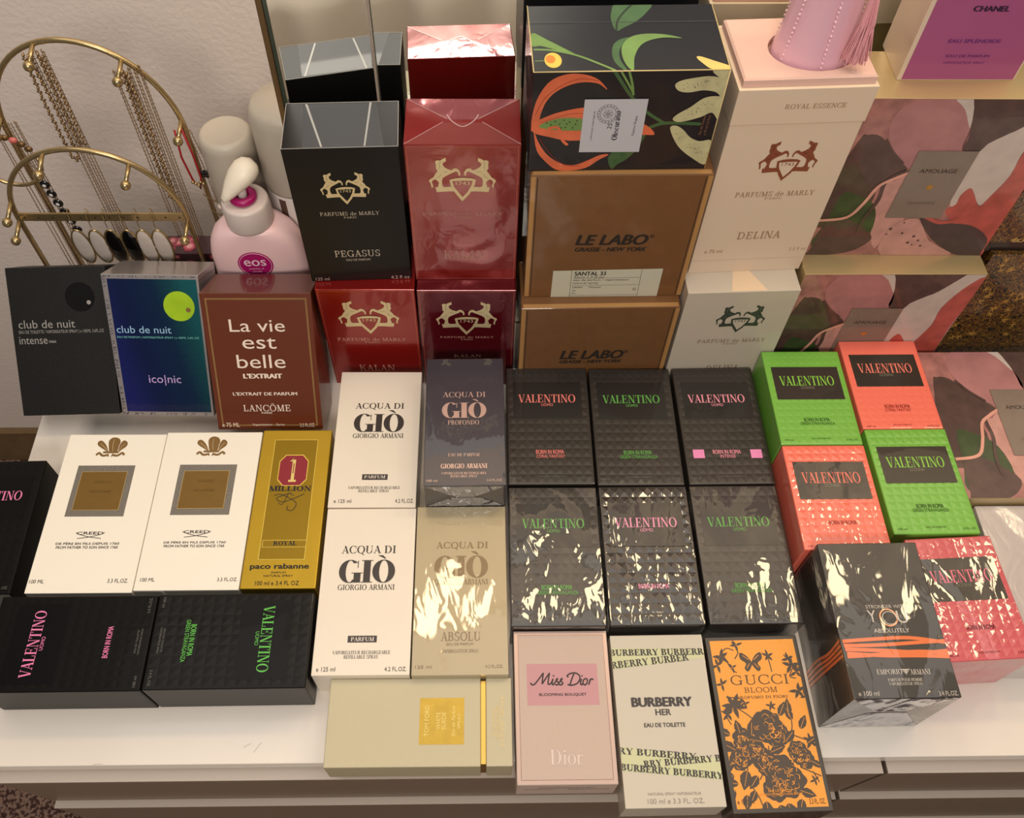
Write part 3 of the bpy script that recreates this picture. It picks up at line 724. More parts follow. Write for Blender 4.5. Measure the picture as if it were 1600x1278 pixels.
A.text('small_print', rose, 'VAPORISATEUR RECHARGEABLE', 'did', -0.83,-58.48,40.88,2.43); A.text('small_print', rose, 'REFILLABLE SPRAY', 'did', -0.92,-61.61,24.66,2.62)
A.text('small_print', rose, '100 ml', 'thin', -30, -66, 10, 2.4); A.text('small_print', rose, '3.4 FL.OZ.', 'thin', 27, -66, 14, 2.4)
A.done()
film_fold = pm('clear_film_fold', c(150, 150, 160), .12, metal=.6, coat=1, wrap=(.8, 3, 4))
A = face('profondo', 'front', root); A.poly('film_fold', film_fold, [(-36, 18), (36, 18), (8, -2), (-8, -2)]); A.poly('film_fold', film_fold, [(-37, -20), (37, -20), (14, -3), (-14, -3)], 2); A.done()
carton('under', 'perfume_box', 'black box hidden under the dark slate violet box', 'perfume box', pm('plain_black_card', c(32, 30, 34), .4, coat=.5, wrap=(.3, 1, 5)), 'slim cologne boxes')
W = (.42, .9, 27)
m = pm('champagne_foil_card', c(172, 156, 122), .42, metal=.2, coat=1, wrap=W)
ik = pm('bronze_ink', c(120, 98, 64), .4, metal=.3, coat=1, wrap=W)
root, A = gio('absolu', 'glossy champagne coloured box with lamp glare', dict(a=(0.95,39.21,47.45,7.49), g=(0.23,20.79,48.56,25.56)), m, ik, None, 1)
A.text('maker_lettering', ik, 'GIORGIO ARMANI', 'did', 0.35,4.15,48.01,5.13); A.text('name_lettering', ik, 'ABSOLU', 'did', 0.32,-45.71,34.17,7.91)
A.text('small_print', ik, 'EAU DE PARFUM', 'thin', -0.24,-52.44,23.07,2.27); A.text('small_print', ik, 'VAPORISATEUR SPRAY', 'did', 0.21,-58.49,31.84,2.86)
A.text('small_print', ik, '125 ml', 'thin', -31, -72, 14, 2.6); A.text('small_print', ik, '4.2 FL.OZ.', 'thin', 29, -72, 15, 2.6)
A.done()

# ------------------------------------------------------------------ front row: Tom Ford, Dior, Burberry, Gucci
x, y, z, w, l, t, yaw, lean = BOX['tf']
pale = pm('pale_cream_card', c(192, 181, 148), .5, grain=.0002, gscale=900, coat=.4, wrap=(.12, 1, 31))
root = empty('perfume_box', (x, y, z), R(yaw)); tag(root, 'long pale cream box lying sideways with a square gold label', 'perfume box')
xb = (52.91,-0.68,4.5,0); x0b, x1b = (xb[0] - xb[2] / 2) * .001, (xb[0] + xb[2] / 2) * .001
box_obj('box_base', -w / 2, x0b, -l / 2, l / 2, 0, t, pale, root, .001); box_obj('lid', x1b, w / 2, -l / 2, l / 2, 0, t, pale, root, .001)
gb = pm('polished_gold_band', c(216, 172, 86), .15, metal=.9)
box_obj('gold_band', x0b, x1b, -l / 2 + .002, l / 2 - .002, .002, t - .0018, gb, root, .0004)
A = face('tf', 'topL', root)
lab = pm('gold_paper_label', c(186, 154, 56), .36, metal=.4, var=.08, vscale=120)
A.rect('gold_label', lab, 0.3,-18.42,37.58,37.11)
em = pm('pale_gold_emboss', c(222, 200, 120), .3, metal=.4)
A.text('label_lettering', em, 'TOM FORD', 'thin', 0.51,-5.92,25.05,3.51); A.text('label_lettering', em, 'WHITE', 'thin', 0.35,-15.54,13.85,3.32); A.text('label_lettering', em, 'SUEDE', 'thin', 0.31,-20.03,13.85,3.32)
A.text('label_lettering', em, 'Eau de Parfum', 'italic', 0.1,-28,24.09,2.74); A.text('label_lettering', em, 'SPRAY', 'thin', 0.12,-32.68,12.33,2.35)
gi = pm('gilt_ink', c(214, 190, 132), .3, metal=.5)
A.text('lid_lettering', gi, 'EAU DE PARFUM', 'thin', -0.7,-61.61,22.76,2.35); A.text('lid_lettering', gi, 'VAPORISATEUR SPRAY', 'thin', -0.7,-65.13,28.45,2.35); A.text('lid_lettering', gi, '3.4 FL.OZ. 100 ml e', 'italic', -0.51,-68.6,40.43,2.93)
A.done()

blush = pm('blush_card', c(196, 174, 160), .55, grain=.00015, gscale=1500)
root = carton('dior', 'perfume_box', 'pale blush box with a pink label and silver edging', 'perfume box', blush)
A = face('dior', 'top', root); x, y, z, w, l, t, yaw, lean = BOX['dior']
A.border('silver_edging', pm('pearl_edge', c(186, 160, 148), .35, metal=.45), 0, 0, w * 1000 - 1, l * 1000 - 1, 3.2)
A.border('edging_line', pm('rose_line', c(176, 140, 130), .3, metal=.5), 0, 0, w * 1000 - 7, l * 1000 - 7, .5)
cu, cv, w_, h_ = -0.02,16.74,61.87,34.86
A.rect('pink_label', pm('pink_paper', c(196, 144, 148), .55), cu, cv, w_ * .98, h_)
bk = pm('near_black_ink', c(34, 24, 26), .5)
for s_ in (  # script strokes traced as pen lines
    [(-27.13,18.23),(-26.1,16.43),(-23.56,17.12),(-19.39,22.11),(-15.96,26.41)], [(-15.96,26.41),(-16.9,21.18),(-17.43,17.06)], [(-17.43,17.06),(-13.59,22.41),(-10.69,26.37)], [(-10.69,26.37),(-11.83,21.14),(-12.35,17.55),(-11.31,16.65),(-9.44,18.06)],
    [(-9.44,18.06),(-7.84,21.28),(-8.9,18.06),(-8.44,16.26),(-6.55,18.04)], [(-6.55,18.04),(-3.85,21.6),(-5.36,20.18),(-3.32,17.65),(-4.48,16.23),(-6.62,16.6)], [(-3.32,17.65),(0.14,21.57),(-1.75,20.15),(0.29,17.61),(-1.23,16.2),(-3.02,16.57)],
    [(10.15,25.45),(8.07,20.95),(6.36,16.48)], [(4.2,16.5),(7.4,15.76),(12.18,17.15),(14.95,20.89),(14.44,24.33),(10.92,26.17),(6.52,25.48),(4.24,23.7),(5.27,22.6)], [(15.11,17.84),(16.41,21.06),(15.29,17.83),(15.9,16.04),(17.62,17.45)],
    [(19.69,21.39),(17.76,19.61),(17.57,16.74),(19.33,16.01),(21.1,18.14),(21.09,20.66),(19.69,21.39)], [(22.22,15.98),(24.01,20.99),(23.14,18.84),(24.74,20.98),(26.5,20.25)]):
    A.line('script_lettering', bk, s_, 1.15, 3)
for p_ in [(-7.36,23.8),(16.93,23.58)]: A.disc('script_lettering', bk, p_[0], p_[1], .7, layer=3, n=10)
A.text('small_lettering', bk, 'BLOOMING BOUQUET', 'wide', -0.23,7.93,40.15,2.65)
A.text('embossed_lettering', pm('silver_emboss', c(196, 176, 164), .25, metal=.6), 'Dior', 'did', 0.38,-42.18,27.29,12.13, 3)
A.done()
A = face('dior', 'front', root); gy = pm('dark_grey_ink', c(60, 52, 50), .5)
A.text('small_print', gy, 'MISS DIOR BLOOMING BOUQUET EAU DE TOILETTE', 'thin', 0, 8, 46, 3); A.text('small_print', gy, 'VAPORISATEUR 100 ml e 3.4 FL.OZ.', 'thin', 18, 2, 34, 2.5); A.text('small_print', gy, 'Christian Dior Parfums Paris', 'thin', -22, 2, 26, 2)
A.done()

bw = pm('off_white_card', c(200, 190, 172), .5, coat=.35, wrap=(.18, 1, 34))
root = carton('burb', 'perfume_box', 'white box with pale green tapes printed in bold black capitals', 'perfume box', bw)
A = face('burb', 'top', root); x, y, z, w, l, t, yaw, lean = BOX['burb']
tape = pm('pale_green_tape', c(200, 200, 156), .5, coat=.3)
A.poly('tape', tape, [(-41.73,58.65),(39.39,57.37),(39.99,51.4),(39.45,49),(-42.13,39.84),(-41.84,47.15),(-42.39,51.22)], 1)
A.poly('tape', tape, [(-41.85,-22.77),(40.24,-33.75),(40.21,-38.32),(39.75,-49.93),(-41.24,-41.78)], 1)
bi = pm('black_brown_ink', c(44, 36, 34), .5, coat=.3)
A.text('tape_lettering', bi, 'BURBERRY BURBERR', 'didb', -0.93,54.65,81.85,5.58, 3)
A.text('tape_lettering', bi, 'RBERRY BURBER', 'didb', -7.65,46.85,67.66,6.07, 2, .095)
A.text('tape_lettering', bi, 'RY BURBERRY', 'didb', -10.35,-29.01,63.55,5.26, 2, -.09)
A.text('tape_lettering', bi, 'RRY BURBERRY B', 'didb', 9.21,-35.09,63.27,5.22, 3, .06)
A.text('tape_lettering', bi, 'BURBERRY BURBERRY', 'didb', -0.25,-42.88,82.43,5.15, 4, -.10)
A.text('brand_lettering', bi, 'BURBERRY', 'heavy', -1.65,12.3,51.5,7.87); A.text('name_lettering', bi, 'HER', 'bold', -1.43,3.93,13.15,5.01); A.text('small_lettering', bi, 'EAU DE TOILETTE', 'bold', -1.38,-6.46,34.39,3.4)
gi2 = pm('pale_grey_ink', c(150, 140, 130), .5)
A.text('small_print', gi2, 'NATURAL SPRAY VAPORISATEUR', 'thin', 0.04,-59.62,42.53,2.04); A.text('small_print', gi2, '100 ml e 3.3 FL. OZ.', 'sans', 0.44,-65.04,45.22,3.74)
A.done()

gd = pm('dark_olive_card', c(58, 48, 36), .45, coat=.35)
root = carton('gucci', 'perfume_box', 'amber yellow box printed with dark roses and leaves', 'perfume box', gd)
A = face('gucci', 'top', root); x, y, z, w, l, t, yaw, lean = BOX['gucci']; A.clip = (w * 500 - 3.6, l * 500 - 3.4)
am = pm('amber_card', c(238, 154, 36), .45, coat=.35, wrap=(.1, 1, 36), var=.03, vscale=30)
A.rect('amber_panel', am, 0, 0, w * 1000, l * 1000)
dk = pm('dark_flower_ink', c(66, 50, 34), .5, coat=.3)
rnd = random.Random(4)
def leaf(cx, cy, ln, wd, ang, jag=0.0):
    a = R(ang); L_, R2 = [], []
    for k in range(9):
        t_ = k / 8; hw = wd / 2 * math.sin(math.pi * t_ ** .8) * (1 + jag * (k % 2)); L_.append((t_ * ln, hw)); R2.append((t_ * ln, -hw))
    return [(cx + px * math.cos(a) - py * math.sin(a), cy + px * math.sin(a) + py * math.cos(a)) for px, py in R2 + L_[::-1]]
def bloom(cx, cy, r):
    for k in range(9):
        a = k * 40 + rnd.uniform(-9, 9); rr = r * rnd.uniform(.42, .55); d = r * .55
        A.poly('flower_print', dk, smooth([(cx + d * math.cos(R(a)) + rr * rnd.uniform(.8, 1.15) * math.cos(R(q)), cy + d * math.sin(R(a)) + rr * rnd.uniform(.8, 1.15) * math.sin(R(q))) for q in range(0, 360, 45)], 3, True), 2)
    for k in range(20):
        a = rnd.uniform(0, 360); d = r * rnd.uniform(.1, .9); q = a + rnd.uniform(50, 130); ln = r * rnd.uniform(.25, .5)
        A.line('petal_highlight', am, [(cx + d * math.cos(R(a)), cy + d * math.sin(R(a))), (cx + d * math.cos(R(a)) + ln * .6 * math.cos(R(q)), cy + d * math.sin(R(a)) + ln * .6 * math.sin(R(q))), (cx + d * math.cos(R(a)) + ln * math.cos(R(q + 40)), cy + d * math.sin(R(a)) + ln * math.sin(R(q + 40)))], rnd.uniform(.3, .8), 3, True)
for (p_, r2) in zip([(-0.07,-5.73),(5.95,-11),(4.01,-41.49),(10.2,-48.9),(22.01,-26.51),(25.27,-31.54),(-22.22,-15.23),(-22.47,-26.03),(-28.72,-31.59),(-7.11,-32.23),(-2.73,-53.29),(-13.32,-23.82)], (14, 11, 14, 12, 9, 8, 9, 9, 8, 10, 10, 8)): bloom(p_[0], p_[1], r2)
for (p_, ln, wd, a_) in zip([(-29.84,-23.33),(-32.47,-33.12),(-23.17,-39.07),(-14.59,-12.09),(-23.93,-10.13),(-13.48,-33.67),(19.4,2.27),(26.92,-8.22),(21.33,-1.22),(-35.35,-53.9),(-26.59,-57.31),(-12.26,-62.44),(4.31,-64.5),(16.82,-61.74),(-31.94,-49.24),(-15.35,-43.34),(-1.47,-25.82),(30.1,-33.32),(12.45,-17.91),(-19.21,-54.38),(11.4,2.5),(-34.21,-42.78),(-2.77,-65.84),(-32.13,-11.58),(29.59,-20.08),(16.5,-55.44),(-5.92,-17.38)],
        (14, 15, 16, 13, 11, 14, 15, 13, 13, 13, 12, 14, 12, 11, 12, 13, 14, 11, 13, 11, 14, 13, 10, 11, 12, 13, 14), (8, 8, 9, 7, 6, 7, 6, 6, 6, 7, 7, 8, 8, 7, 6, 7, 7, 5, 7, 6, 6, 7, 7, 6, 5, 7, 7), (150, 200, 250, 80, 100, 300, 85, 60, 105, 220, 260, 270, 290, 250, 170, 230, 20, 330, 45, 240, 60, 190, 300, 150, 30, 340, 170)):
    A.poly('leaf_print', dk, leaf(p_[0], p_[1], ln, wd, a_, .12), 2.25); A.line('leaf_vein', am, [(p_[0], p_[1]), (p_[0] + ln * .8 * math.cos(R(a_)), p_[1] + ln * .8 * math.sin(R(a_)))], .35, 3)
for st in ([(-16.88,58.95),(-23.02,60.99),(-28.44,56.48),(-32.14,51.02)], [(-17.4,66.47),(-13.35,57.92),(-17.28,51.53)], [(-27.36,57.38),(-22.25,44.31),(-17.59,39.62)], [(10.85,58.17),(12.32,47.01),(12.68,39.68)], [(25.8,54.02),(32.32,45.52),(36.31,42.66)], [(33.04,44.58),(27.43,35.63),(32.5,33.67)],
        [(-25.23,12.23),(-32.69,5.5),(-29.76,-3.17)], [(-25.23,12.23),(-18.02,17.29),(-30.27,19.4)], [(-25.23,12.23),(-13.46,3.22),(-7.68,-3.81)], [(0.54,-15.89),(10.7,-17.86),(19.87,-8.01),(21.02,5.68)], [(20.37,-37.93),(29.8,-42.25),(36.04,-45.18)], [(-22.72,-36.66),(-23.11,-47.91),(-18.12,-57.56),(-15.56,-66.23)], [(-2.21,-20.82),(-4.52,-32.3),(-14.26,-46.58)], [(20.54,-13.11),(30.33,-16.76),(37.54,-16.13)], [(29.98,-41.45),(33.29,-49.58)]):
    A.line('stem_print', dk, st, .9, 1.5)
for (p_, n_, ln) in zip([(-28.91,53.7),(-14.19,63.56),(-32.91,46.44),(30.29,44.66),(28.7,50.23),(33.68,39.08),(11.78,53.49),(-25.23,12.23),(-30.91,5.45),(-32.04,30.11),(31.98,22.93),(33.46,-18.52),(30.23,-47.89),(6.04,11.34),(37.31,18.35),(-20.42,44.26),(-15.08,13.69)], (5, 4, 4, 5, 4, 4, 5, 7, 5, 4, 5, 5, 4, 5, 4, 3, 4), (8, 6, 7, 9, 7, 7, 6, 11, 7, 6, 8, 7, 5, 5, 6, 5, 5)):
    for k in range(n_): A.poly('leaf_print', dk, leaf(p_[0], p_[1], ln * rnd.uniform(.8, 1.1), ln * .34, k * 360 / n_ + rnd.uniform(0, 40)), 2.25)
bu, bv = [(-3.1,48.36)][0]
for sx in (-1, 1):
    A.poly('butterfly_print', dk, smooth([(bu, bv), (bu + sx * 4, bv + 6), (bu + sx * 9, bv + 8.5), (bu + sx * 9.5, bv + 3), (bu + sx * 5, bv - 1), (bu + sx * 7, bv - 5), (bu + sx * 4.5, bv - 8), (bu + sx * 1, bv - 4)], 3, True), 2)
    A.line('petal_highlight', am, [(bu + sx * 2, bv + 2), (bu + sx * 7, bv + 6)], .5, 3); A.line('petal_highlight', am, [(bu + sx * 2, bv - 1), (bu + sx * 5, bv - 5)], .5, 3)
bt = pm('dark_brown_ink2', c(58, 42, 26), .5, coat=.3)
A.text('brand_lettering', bt, 'GUCCI', 'didl', 0.62,33.32,49.4,8.25, 4); A.text('name_lettering', bt, 'BLOOM', 'didl', 0.2,24.64,27.79,4.43, 4); A.text('small_lettering', bt, 'PROFUMO DI FIORI', 'rom', 0.28,18.61,43.12,2.28, 4)
A.text('small_print', bt, 'e 100 ml', 'thin', -28.84,-62.49,13.34,3.57, 4); A.text('small_print', bt, '3.3 FL. OZ.', 'thin', 28.3,-63.73,12.86,3.88, 4); A.text('small_print', am, 'EAU DE PARFUM', 'thin', -0.04,-55.19,18.7,1.73, 5); A.text('small_print', am, 'VAPORISATEUR NATURAL SPRAY', 'thin', -0.39,-57.7,36.65,1.72, 5)
A.done()

# ------------------------------------------------------------------ Emporio box with orange cords
W = (.62, 1.0, 41)
m = pm('black_brown_card', c(48, 42, 36), .4, coat=1, wrap=W)
root = carton('emporio', 'perfume_box', 'thick black box with orange cords printed across it, under shiny film', 'perfume box', m)
A = face('emporio', 'top', root); pk = pm('pale_ink', c(200, 190, 178), .5, coat=1, wrap=W)
A.text('small_lettering', pk, 'STRONGER WITH', 'thin', 1.87,8.71,34.1,2.98); A.text('name_lettering', pk, 'Y', 'thin', -11.8,0.62,7.08,10.41); A.text('name_lettering', pk, 'U', 'thin', 13.34,-0.3,9,10.6); A.text('small_lettering', pk, 'ABSOLUTELY', 'wide', 1.32,-11.83,29.6,3.47)
rg = pm('rose_ring_ink', c(226, 160, 120), .35, metal=.4, coat=1, wrap=W)
cu, cv, w_, h_ = 1.7,-0.69,13.97,14.11
A.line('ring_emblem', rg, [(cu + w_ / 2 * math.cos(R(a)), cv + h_ / 2 * math.sin(R(a))) for a in range(0, 361, 24)], 1.1, 3); A.line('ring_emblem', pk, [(cu + .8 + w_ / 2.4 * math.cos(R(a)), cv - .4 + h_ / 2.6 * math.sin(R(a))) for a in range(0, 361, 24)], .7, 3)
oc_ = pm('orange_cord_print', c(228, 116, 58), .5, coat=1, wrap=W)
for pts, ww in (([(-41.38,-20.13),(-16.04,-18.66),(14.47,-18.04),(42.63,-22.35)], 3.0), ([(-41.05,-23.56),(-13.54,-23.66),(20.95,-21.98),(43.97,-21.04)], 3.0), ([(-40.65,-26.6),(-9.09,-28.29),(22.34,-30.35),(43.03,-29.2)], 3.2), ([(-40.21,-32.63),(-15.58,-31.56),(18.81,-29.53),(42.72,-31.46)], 3.2), ([(-39.96,-30.01),(-10.17,-32.41),(17.85,-32.9),(43.05,-34.1)], 3.0)):
    A.line('orange_cord', oc_, pts, ww, 2)
A.text('maker_lettering', pk, 'EMPORIO', 'did', -9.52,-45.52,20.33,4.21); A.text('maker_lettering', pk, 'ARMANI', 'did', 15.26,-45.96,16.28,4.21)
cu, cv, w_, h_ = 3.87,-45.48,8.14,4.03
for k in range(4): A.poly('eagle_emblem', pk, [(cu - w_ * .5 + k * 1.1, cv + h_ * .5 - k * 1.3), (cu + w_ * .5 - k * 1.1, cv + h_ * .5 - k * 1.3), (cu + w_ * .4 - k * 1.1, cv + h_ * .36 - k * 1.3), (cu, cv + h_ * .22 - k * 1.3), (cu - w_ * .4 + k * 1.1, cv + h_ * .36 - k * 1.3)], 2)
A.text('small_print', pk, 'PARFUM POUR HOMME', 'did', 1.69,-52.04,27.97,2.54); A.text('small_print', pk, 'VAPORISATEUR SPRAY', 'did', 1.55,-55.21,27.17,2.35); A.text('small_print', pk, 'e 100 ml', 'thin', -30.3,-62.39,16.41,3.74); A.text('small_print', pk, '3.4 FL.OZ.', 'thin', 33.1,-63.27,15.35,3.57)
A.done()
A = face('emporio', 'left', root)
for k in range(4): A.line('orange_cord', oc_, [(19 + k * 4.2, 45), (21 + k * 3.4, 15), (18 + k * 4.4, -15), (20 + k * 3.8, -45)], 2.6, 2)
A.done()
A = face('emporio', 'front', root); A.poly('film_fold', film_fold, [(-43, 44), (43, 44), (12, 6), (-12, 6)]); A.poly('film_fold', film_fold, [(-43, -44), (43, -44), (16, 2), (-16, 2)], 2); A.done()

# ------------------------------------------------------------------ twin-horse crest boxes
HORSE = [(-14.7,61.44),(-14.63,57.41),(-16.49,56.36),(-17.7,54.4),(-16.63,51.38),(-14.01,49.11),(-10.34,47.28),(-7.14,49.72),(-4.33,48.81),(-2.49,45.3),(-2.43,41.45),(-3.73,41.14),(-4.04,44.53),(-6.07,46.37),(-8.72,44.53),(-11.86,42.68),(-15.57,40.36),(-18.11,38.03),(-18.85,35.23),(-18.85,31.31),(-18.46,28.94),(-15.58,26.56),(-18.85,25.77),(-22.72,26.56),(-22.61,28.94),(-21.71,32.88),(-23.08,35.22),(-24.84,36.78),(-26.95,35.69),(-28.11,33.66),(-27.35,30.51),(-27.08,27.35),(-28.47,26.56),(-29.02,31.3),(-30.7,34.91),(-29.46,36.78),(-26.5,39.11),(-24.52,42.98),(-22.26,46.81),(-23.71,49.1),(-23.59,53.64),(-24.06,57.4),(-21.94,58.9),(-20.11,58.15),(-18,59.65)]
SHIELD = [(-12.12,36.48),(-6.5,38.35),(-0.05,38.97),(7.24,38.36),(11.5,36.8),(10.13,29.74),(5.9,20.17),(-1.12,10.43),(-6.67,19.37),(-10.73,27.36)]
SHIELD_IN = [(-9.65,34.92),(-0.42,35.55),(8.7,35.24),(7.36,29.74),(3.77,21.78),(-0.75,15.81),(-4.4,21.78),(-8.16,28.15)]
_hc = [(-0.58,36.8)][0]
MANE = [[(-19.25,57.4),(-20.6,54.4),(-20.02,51.38),(-21.28,49.1)], [(-19.64,42.98),(-21.01,39.89),(-23.66,38.34)], [(-17.3,46.05),(-15.45,45.29),(-13.41,46.06)]]
def crest(A, cu, cv, k, col, dark, num, numcol):
    """Two rearing horses over a shield and ribbon, centred on (cu, cv), k = width scale."""
    T = lambda pts, mx=1: [(cu + mx * (x - _hc[0]) * k, cv + (y - _hc[1]) * k) for x, y in pts]
    for mx in (1, -1):
        A.poly('crest_emblem', col, T(HORSE, mx), 2)
        for q in MANE: A.line('crest_shading', dark, T(q, mx), .45 * k, 3)
        A.poly('crest_emblem', col, T([(_hc[0] - 24.5, _hc[1] - 9.4), (_hc[0] - 9, _hc[1] - 8.8), (_hc[0] - 3, _hc[1] - 14.5), (_hc[0] - 12, _hc[1] - 14.3), (_hc[0] - 23.5, _hc[1] - 15.2)], mx), 2)
    A.poly('crest_emblem', col, T(SHIELD), 4); A.poly('shield_field', num, T(SHIELD_IN), 5)
    cc = T([(_hc[0] + .3, _hc[1] - 4.2)])[0]
    A.text('crest_number', numcol, '1743', 'sans', cc[0], cc[1], 12.5 * k, 4.2 * k, 6)
def marly(key, label, m, foil, dark, frame_line, q, wrap=None, rim=True):
    root = carton(key, 'perfume_box', label, 'perfume box', m, 'twin horse crest boxes')
    A = face(key, 'front', root); x, y, z, w, l, t, yaw, lean = BOX[key]
    if rim: A.border('frame_line', frame_line, 0, 0, w * 1000 - 4, t * 1000 - 4, .35)
    crest(A, q['c'][0], q['c'][1], q.get('k', 1.0), foil, dark, m, foil)
    tx = q.get('ink', foil)
    m_, p_ = q['m'], q['p']
    A.text('maker_lettering', tx, 'PARFUMS de MARLY', 'rom', m_[0], m_[1] + .3, m_[2], m_[3] * .74); A.text('maker_lettering', tx, 'PARIS', 'rom', p_[0], m_[1] - m_[3] * .37 - 2.1, p_[2], 2.2)
    if 'n' in q: A.text('name_lettering', tx, q['name'], 'rom', *q['n'])
    if 'e' in q: A.text('small_print', tx, 'EAU DE PARFUM', 'thin', *q['e'])
    return root, A
cream = c(224, 204, 158)
WR = (.10, 1.0, 51)
red = pm('dark_red_lacquer_card', c(142, 18, 14), .2, metal=.35, coat=.35, wrap=WR)
foil = pm('cream_gold_foil', cream, .4, metal=.35)
foil_d = pm('dark_gold_foil', c(150, 128, 84), .4, metal=.3)
copper = pm('copper_line', c(196, 110, 84), .35, metal=.5)
paleink = pm('pale_copper_ink', c(214, 160, 140), .4, metal=.2)
root, A = marly('kalL', 'dark red twin-horse box standing under the black box', red, foil, foil_d, copper, dict(c=_hc, m=(-0.93,1.18,69.39,7), p=(-0.94,-4.68,14.81,3.37), n=(-0.42,-48.04,37.18,10.38), name='KALAN', ink=paleink)); A.done()
hk = [(-0.77,32.72)][0]
root, A = marly('kalR', 'dark red twin-horse box standing under the shiny film-wrapped red box', pm('plum_lacquer_card', c(104, 18, 30), .16, metal=.4, coat=.6, wrap=(.2, 1.2, 52)), foil, foil_d, copper, dict(c=_hc, m=(_hc[0], _hc[1] - 30.5, 54, 4), p=(_hc[0], _hc[1] - 35, 12, 2.6), n=(_hc[0], _hc[1] - 62, 28, 5), name='KALAN', ink=paleink)); A.done()
# tall black one and tall red one on top
blackc = pm('black_satin_card', c(17, 15, 14), .42, spec=.25)
cu, cv, w_, h_ = -1.15,34.78,44.69,38
silver = pm('silver_ink', c(196, 186, 172), .35, metal=.4)
root, A = marly('peg', 'black twin-horse box standing on a dark red box', blackc, foil, foil_d, None, dict(c=(cu, cv + h_ * .06), k=w_ / 64.0, m=(-0.9,7.52,51.27,5.99), p=(-0.96,3.8,11.05,3.02), n=(-0.12,-42.3,41.21,8.64), name='PEGASUS', e=(-0.2,-50.72,21.86,2.71), ink=silver), rim=False)
A.text('small_print', silver, '125 ml', 'thin', -36.74,-75.8,12.88,4.26); A.text('small_print', silver, '4.2 fl oz', 'thin', 36.55,-76.19,17.46,4.52); A.done()
A = face('peg', 'top', root); gs = pm('grey_tape', c(62, 62, 66), .5, coat=.1); ws = pm('white_fold_line', c(170, 168, 164), .4)
A.poly('film_seam', gs, [(-32.55,26.18),(28.22,27.23),(35.56,-29.2),(-30.26,-27.74)], 1); A.poly('fold_line', ws, [(-31.04,26.55),(-29.09,26.48),(-13.84,-26.76),(-15.46,-26.7)], 2); A.poly('fold_line', ws, [(22.61,27.22),(24.3,27.16),(20.57,-26.85),(19.22,-26.8)], 2)
A.border('worn_edge', pm('worn_white_edge', c(214, 208, 200), .7), 0, 0, 94.3, 56.7, .55, 2); A.done()
WK = (.16, 1.2, 55)
red2 = pm('red_copper_lacquer_card', c(132, 26, 20), .2, metal=.25, coat=.5, wrap=WK)
cu, cv, w_, h_ = -0.73,41.62,59.75,52.88
rose2 = pm('dull_rose_ink', c(186, 140, 124), .4)
root, A = marly('kalT', 'shiny film-wrapped red twin-horse box standing beside the black one', red2, foil, foil_d, copper, dict(c=(cu, cv + h_ * .06), k=w_ / 64.0, m=(-0.95,5.44,69.96,5.22), p=(-0.92,-0.12,15.02,3.46), n=(-0.73,-45.66,37.37,11.18), name='KALAN', ink=rose2)); A.done()
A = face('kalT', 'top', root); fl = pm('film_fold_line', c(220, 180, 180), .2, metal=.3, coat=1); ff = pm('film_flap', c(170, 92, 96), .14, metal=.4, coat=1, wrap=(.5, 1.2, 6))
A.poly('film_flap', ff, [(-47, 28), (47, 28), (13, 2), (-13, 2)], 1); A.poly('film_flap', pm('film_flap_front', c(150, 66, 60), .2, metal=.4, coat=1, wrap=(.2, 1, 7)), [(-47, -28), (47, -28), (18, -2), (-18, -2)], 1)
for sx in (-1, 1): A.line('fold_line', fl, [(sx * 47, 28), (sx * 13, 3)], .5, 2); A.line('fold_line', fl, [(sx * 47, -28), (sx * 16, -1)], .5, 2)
A.line('fold_line', fl, [(-13, 8), (-9, 0), (0, -7), (9, 0), (13, 8)], 1.0, 3); A.done()

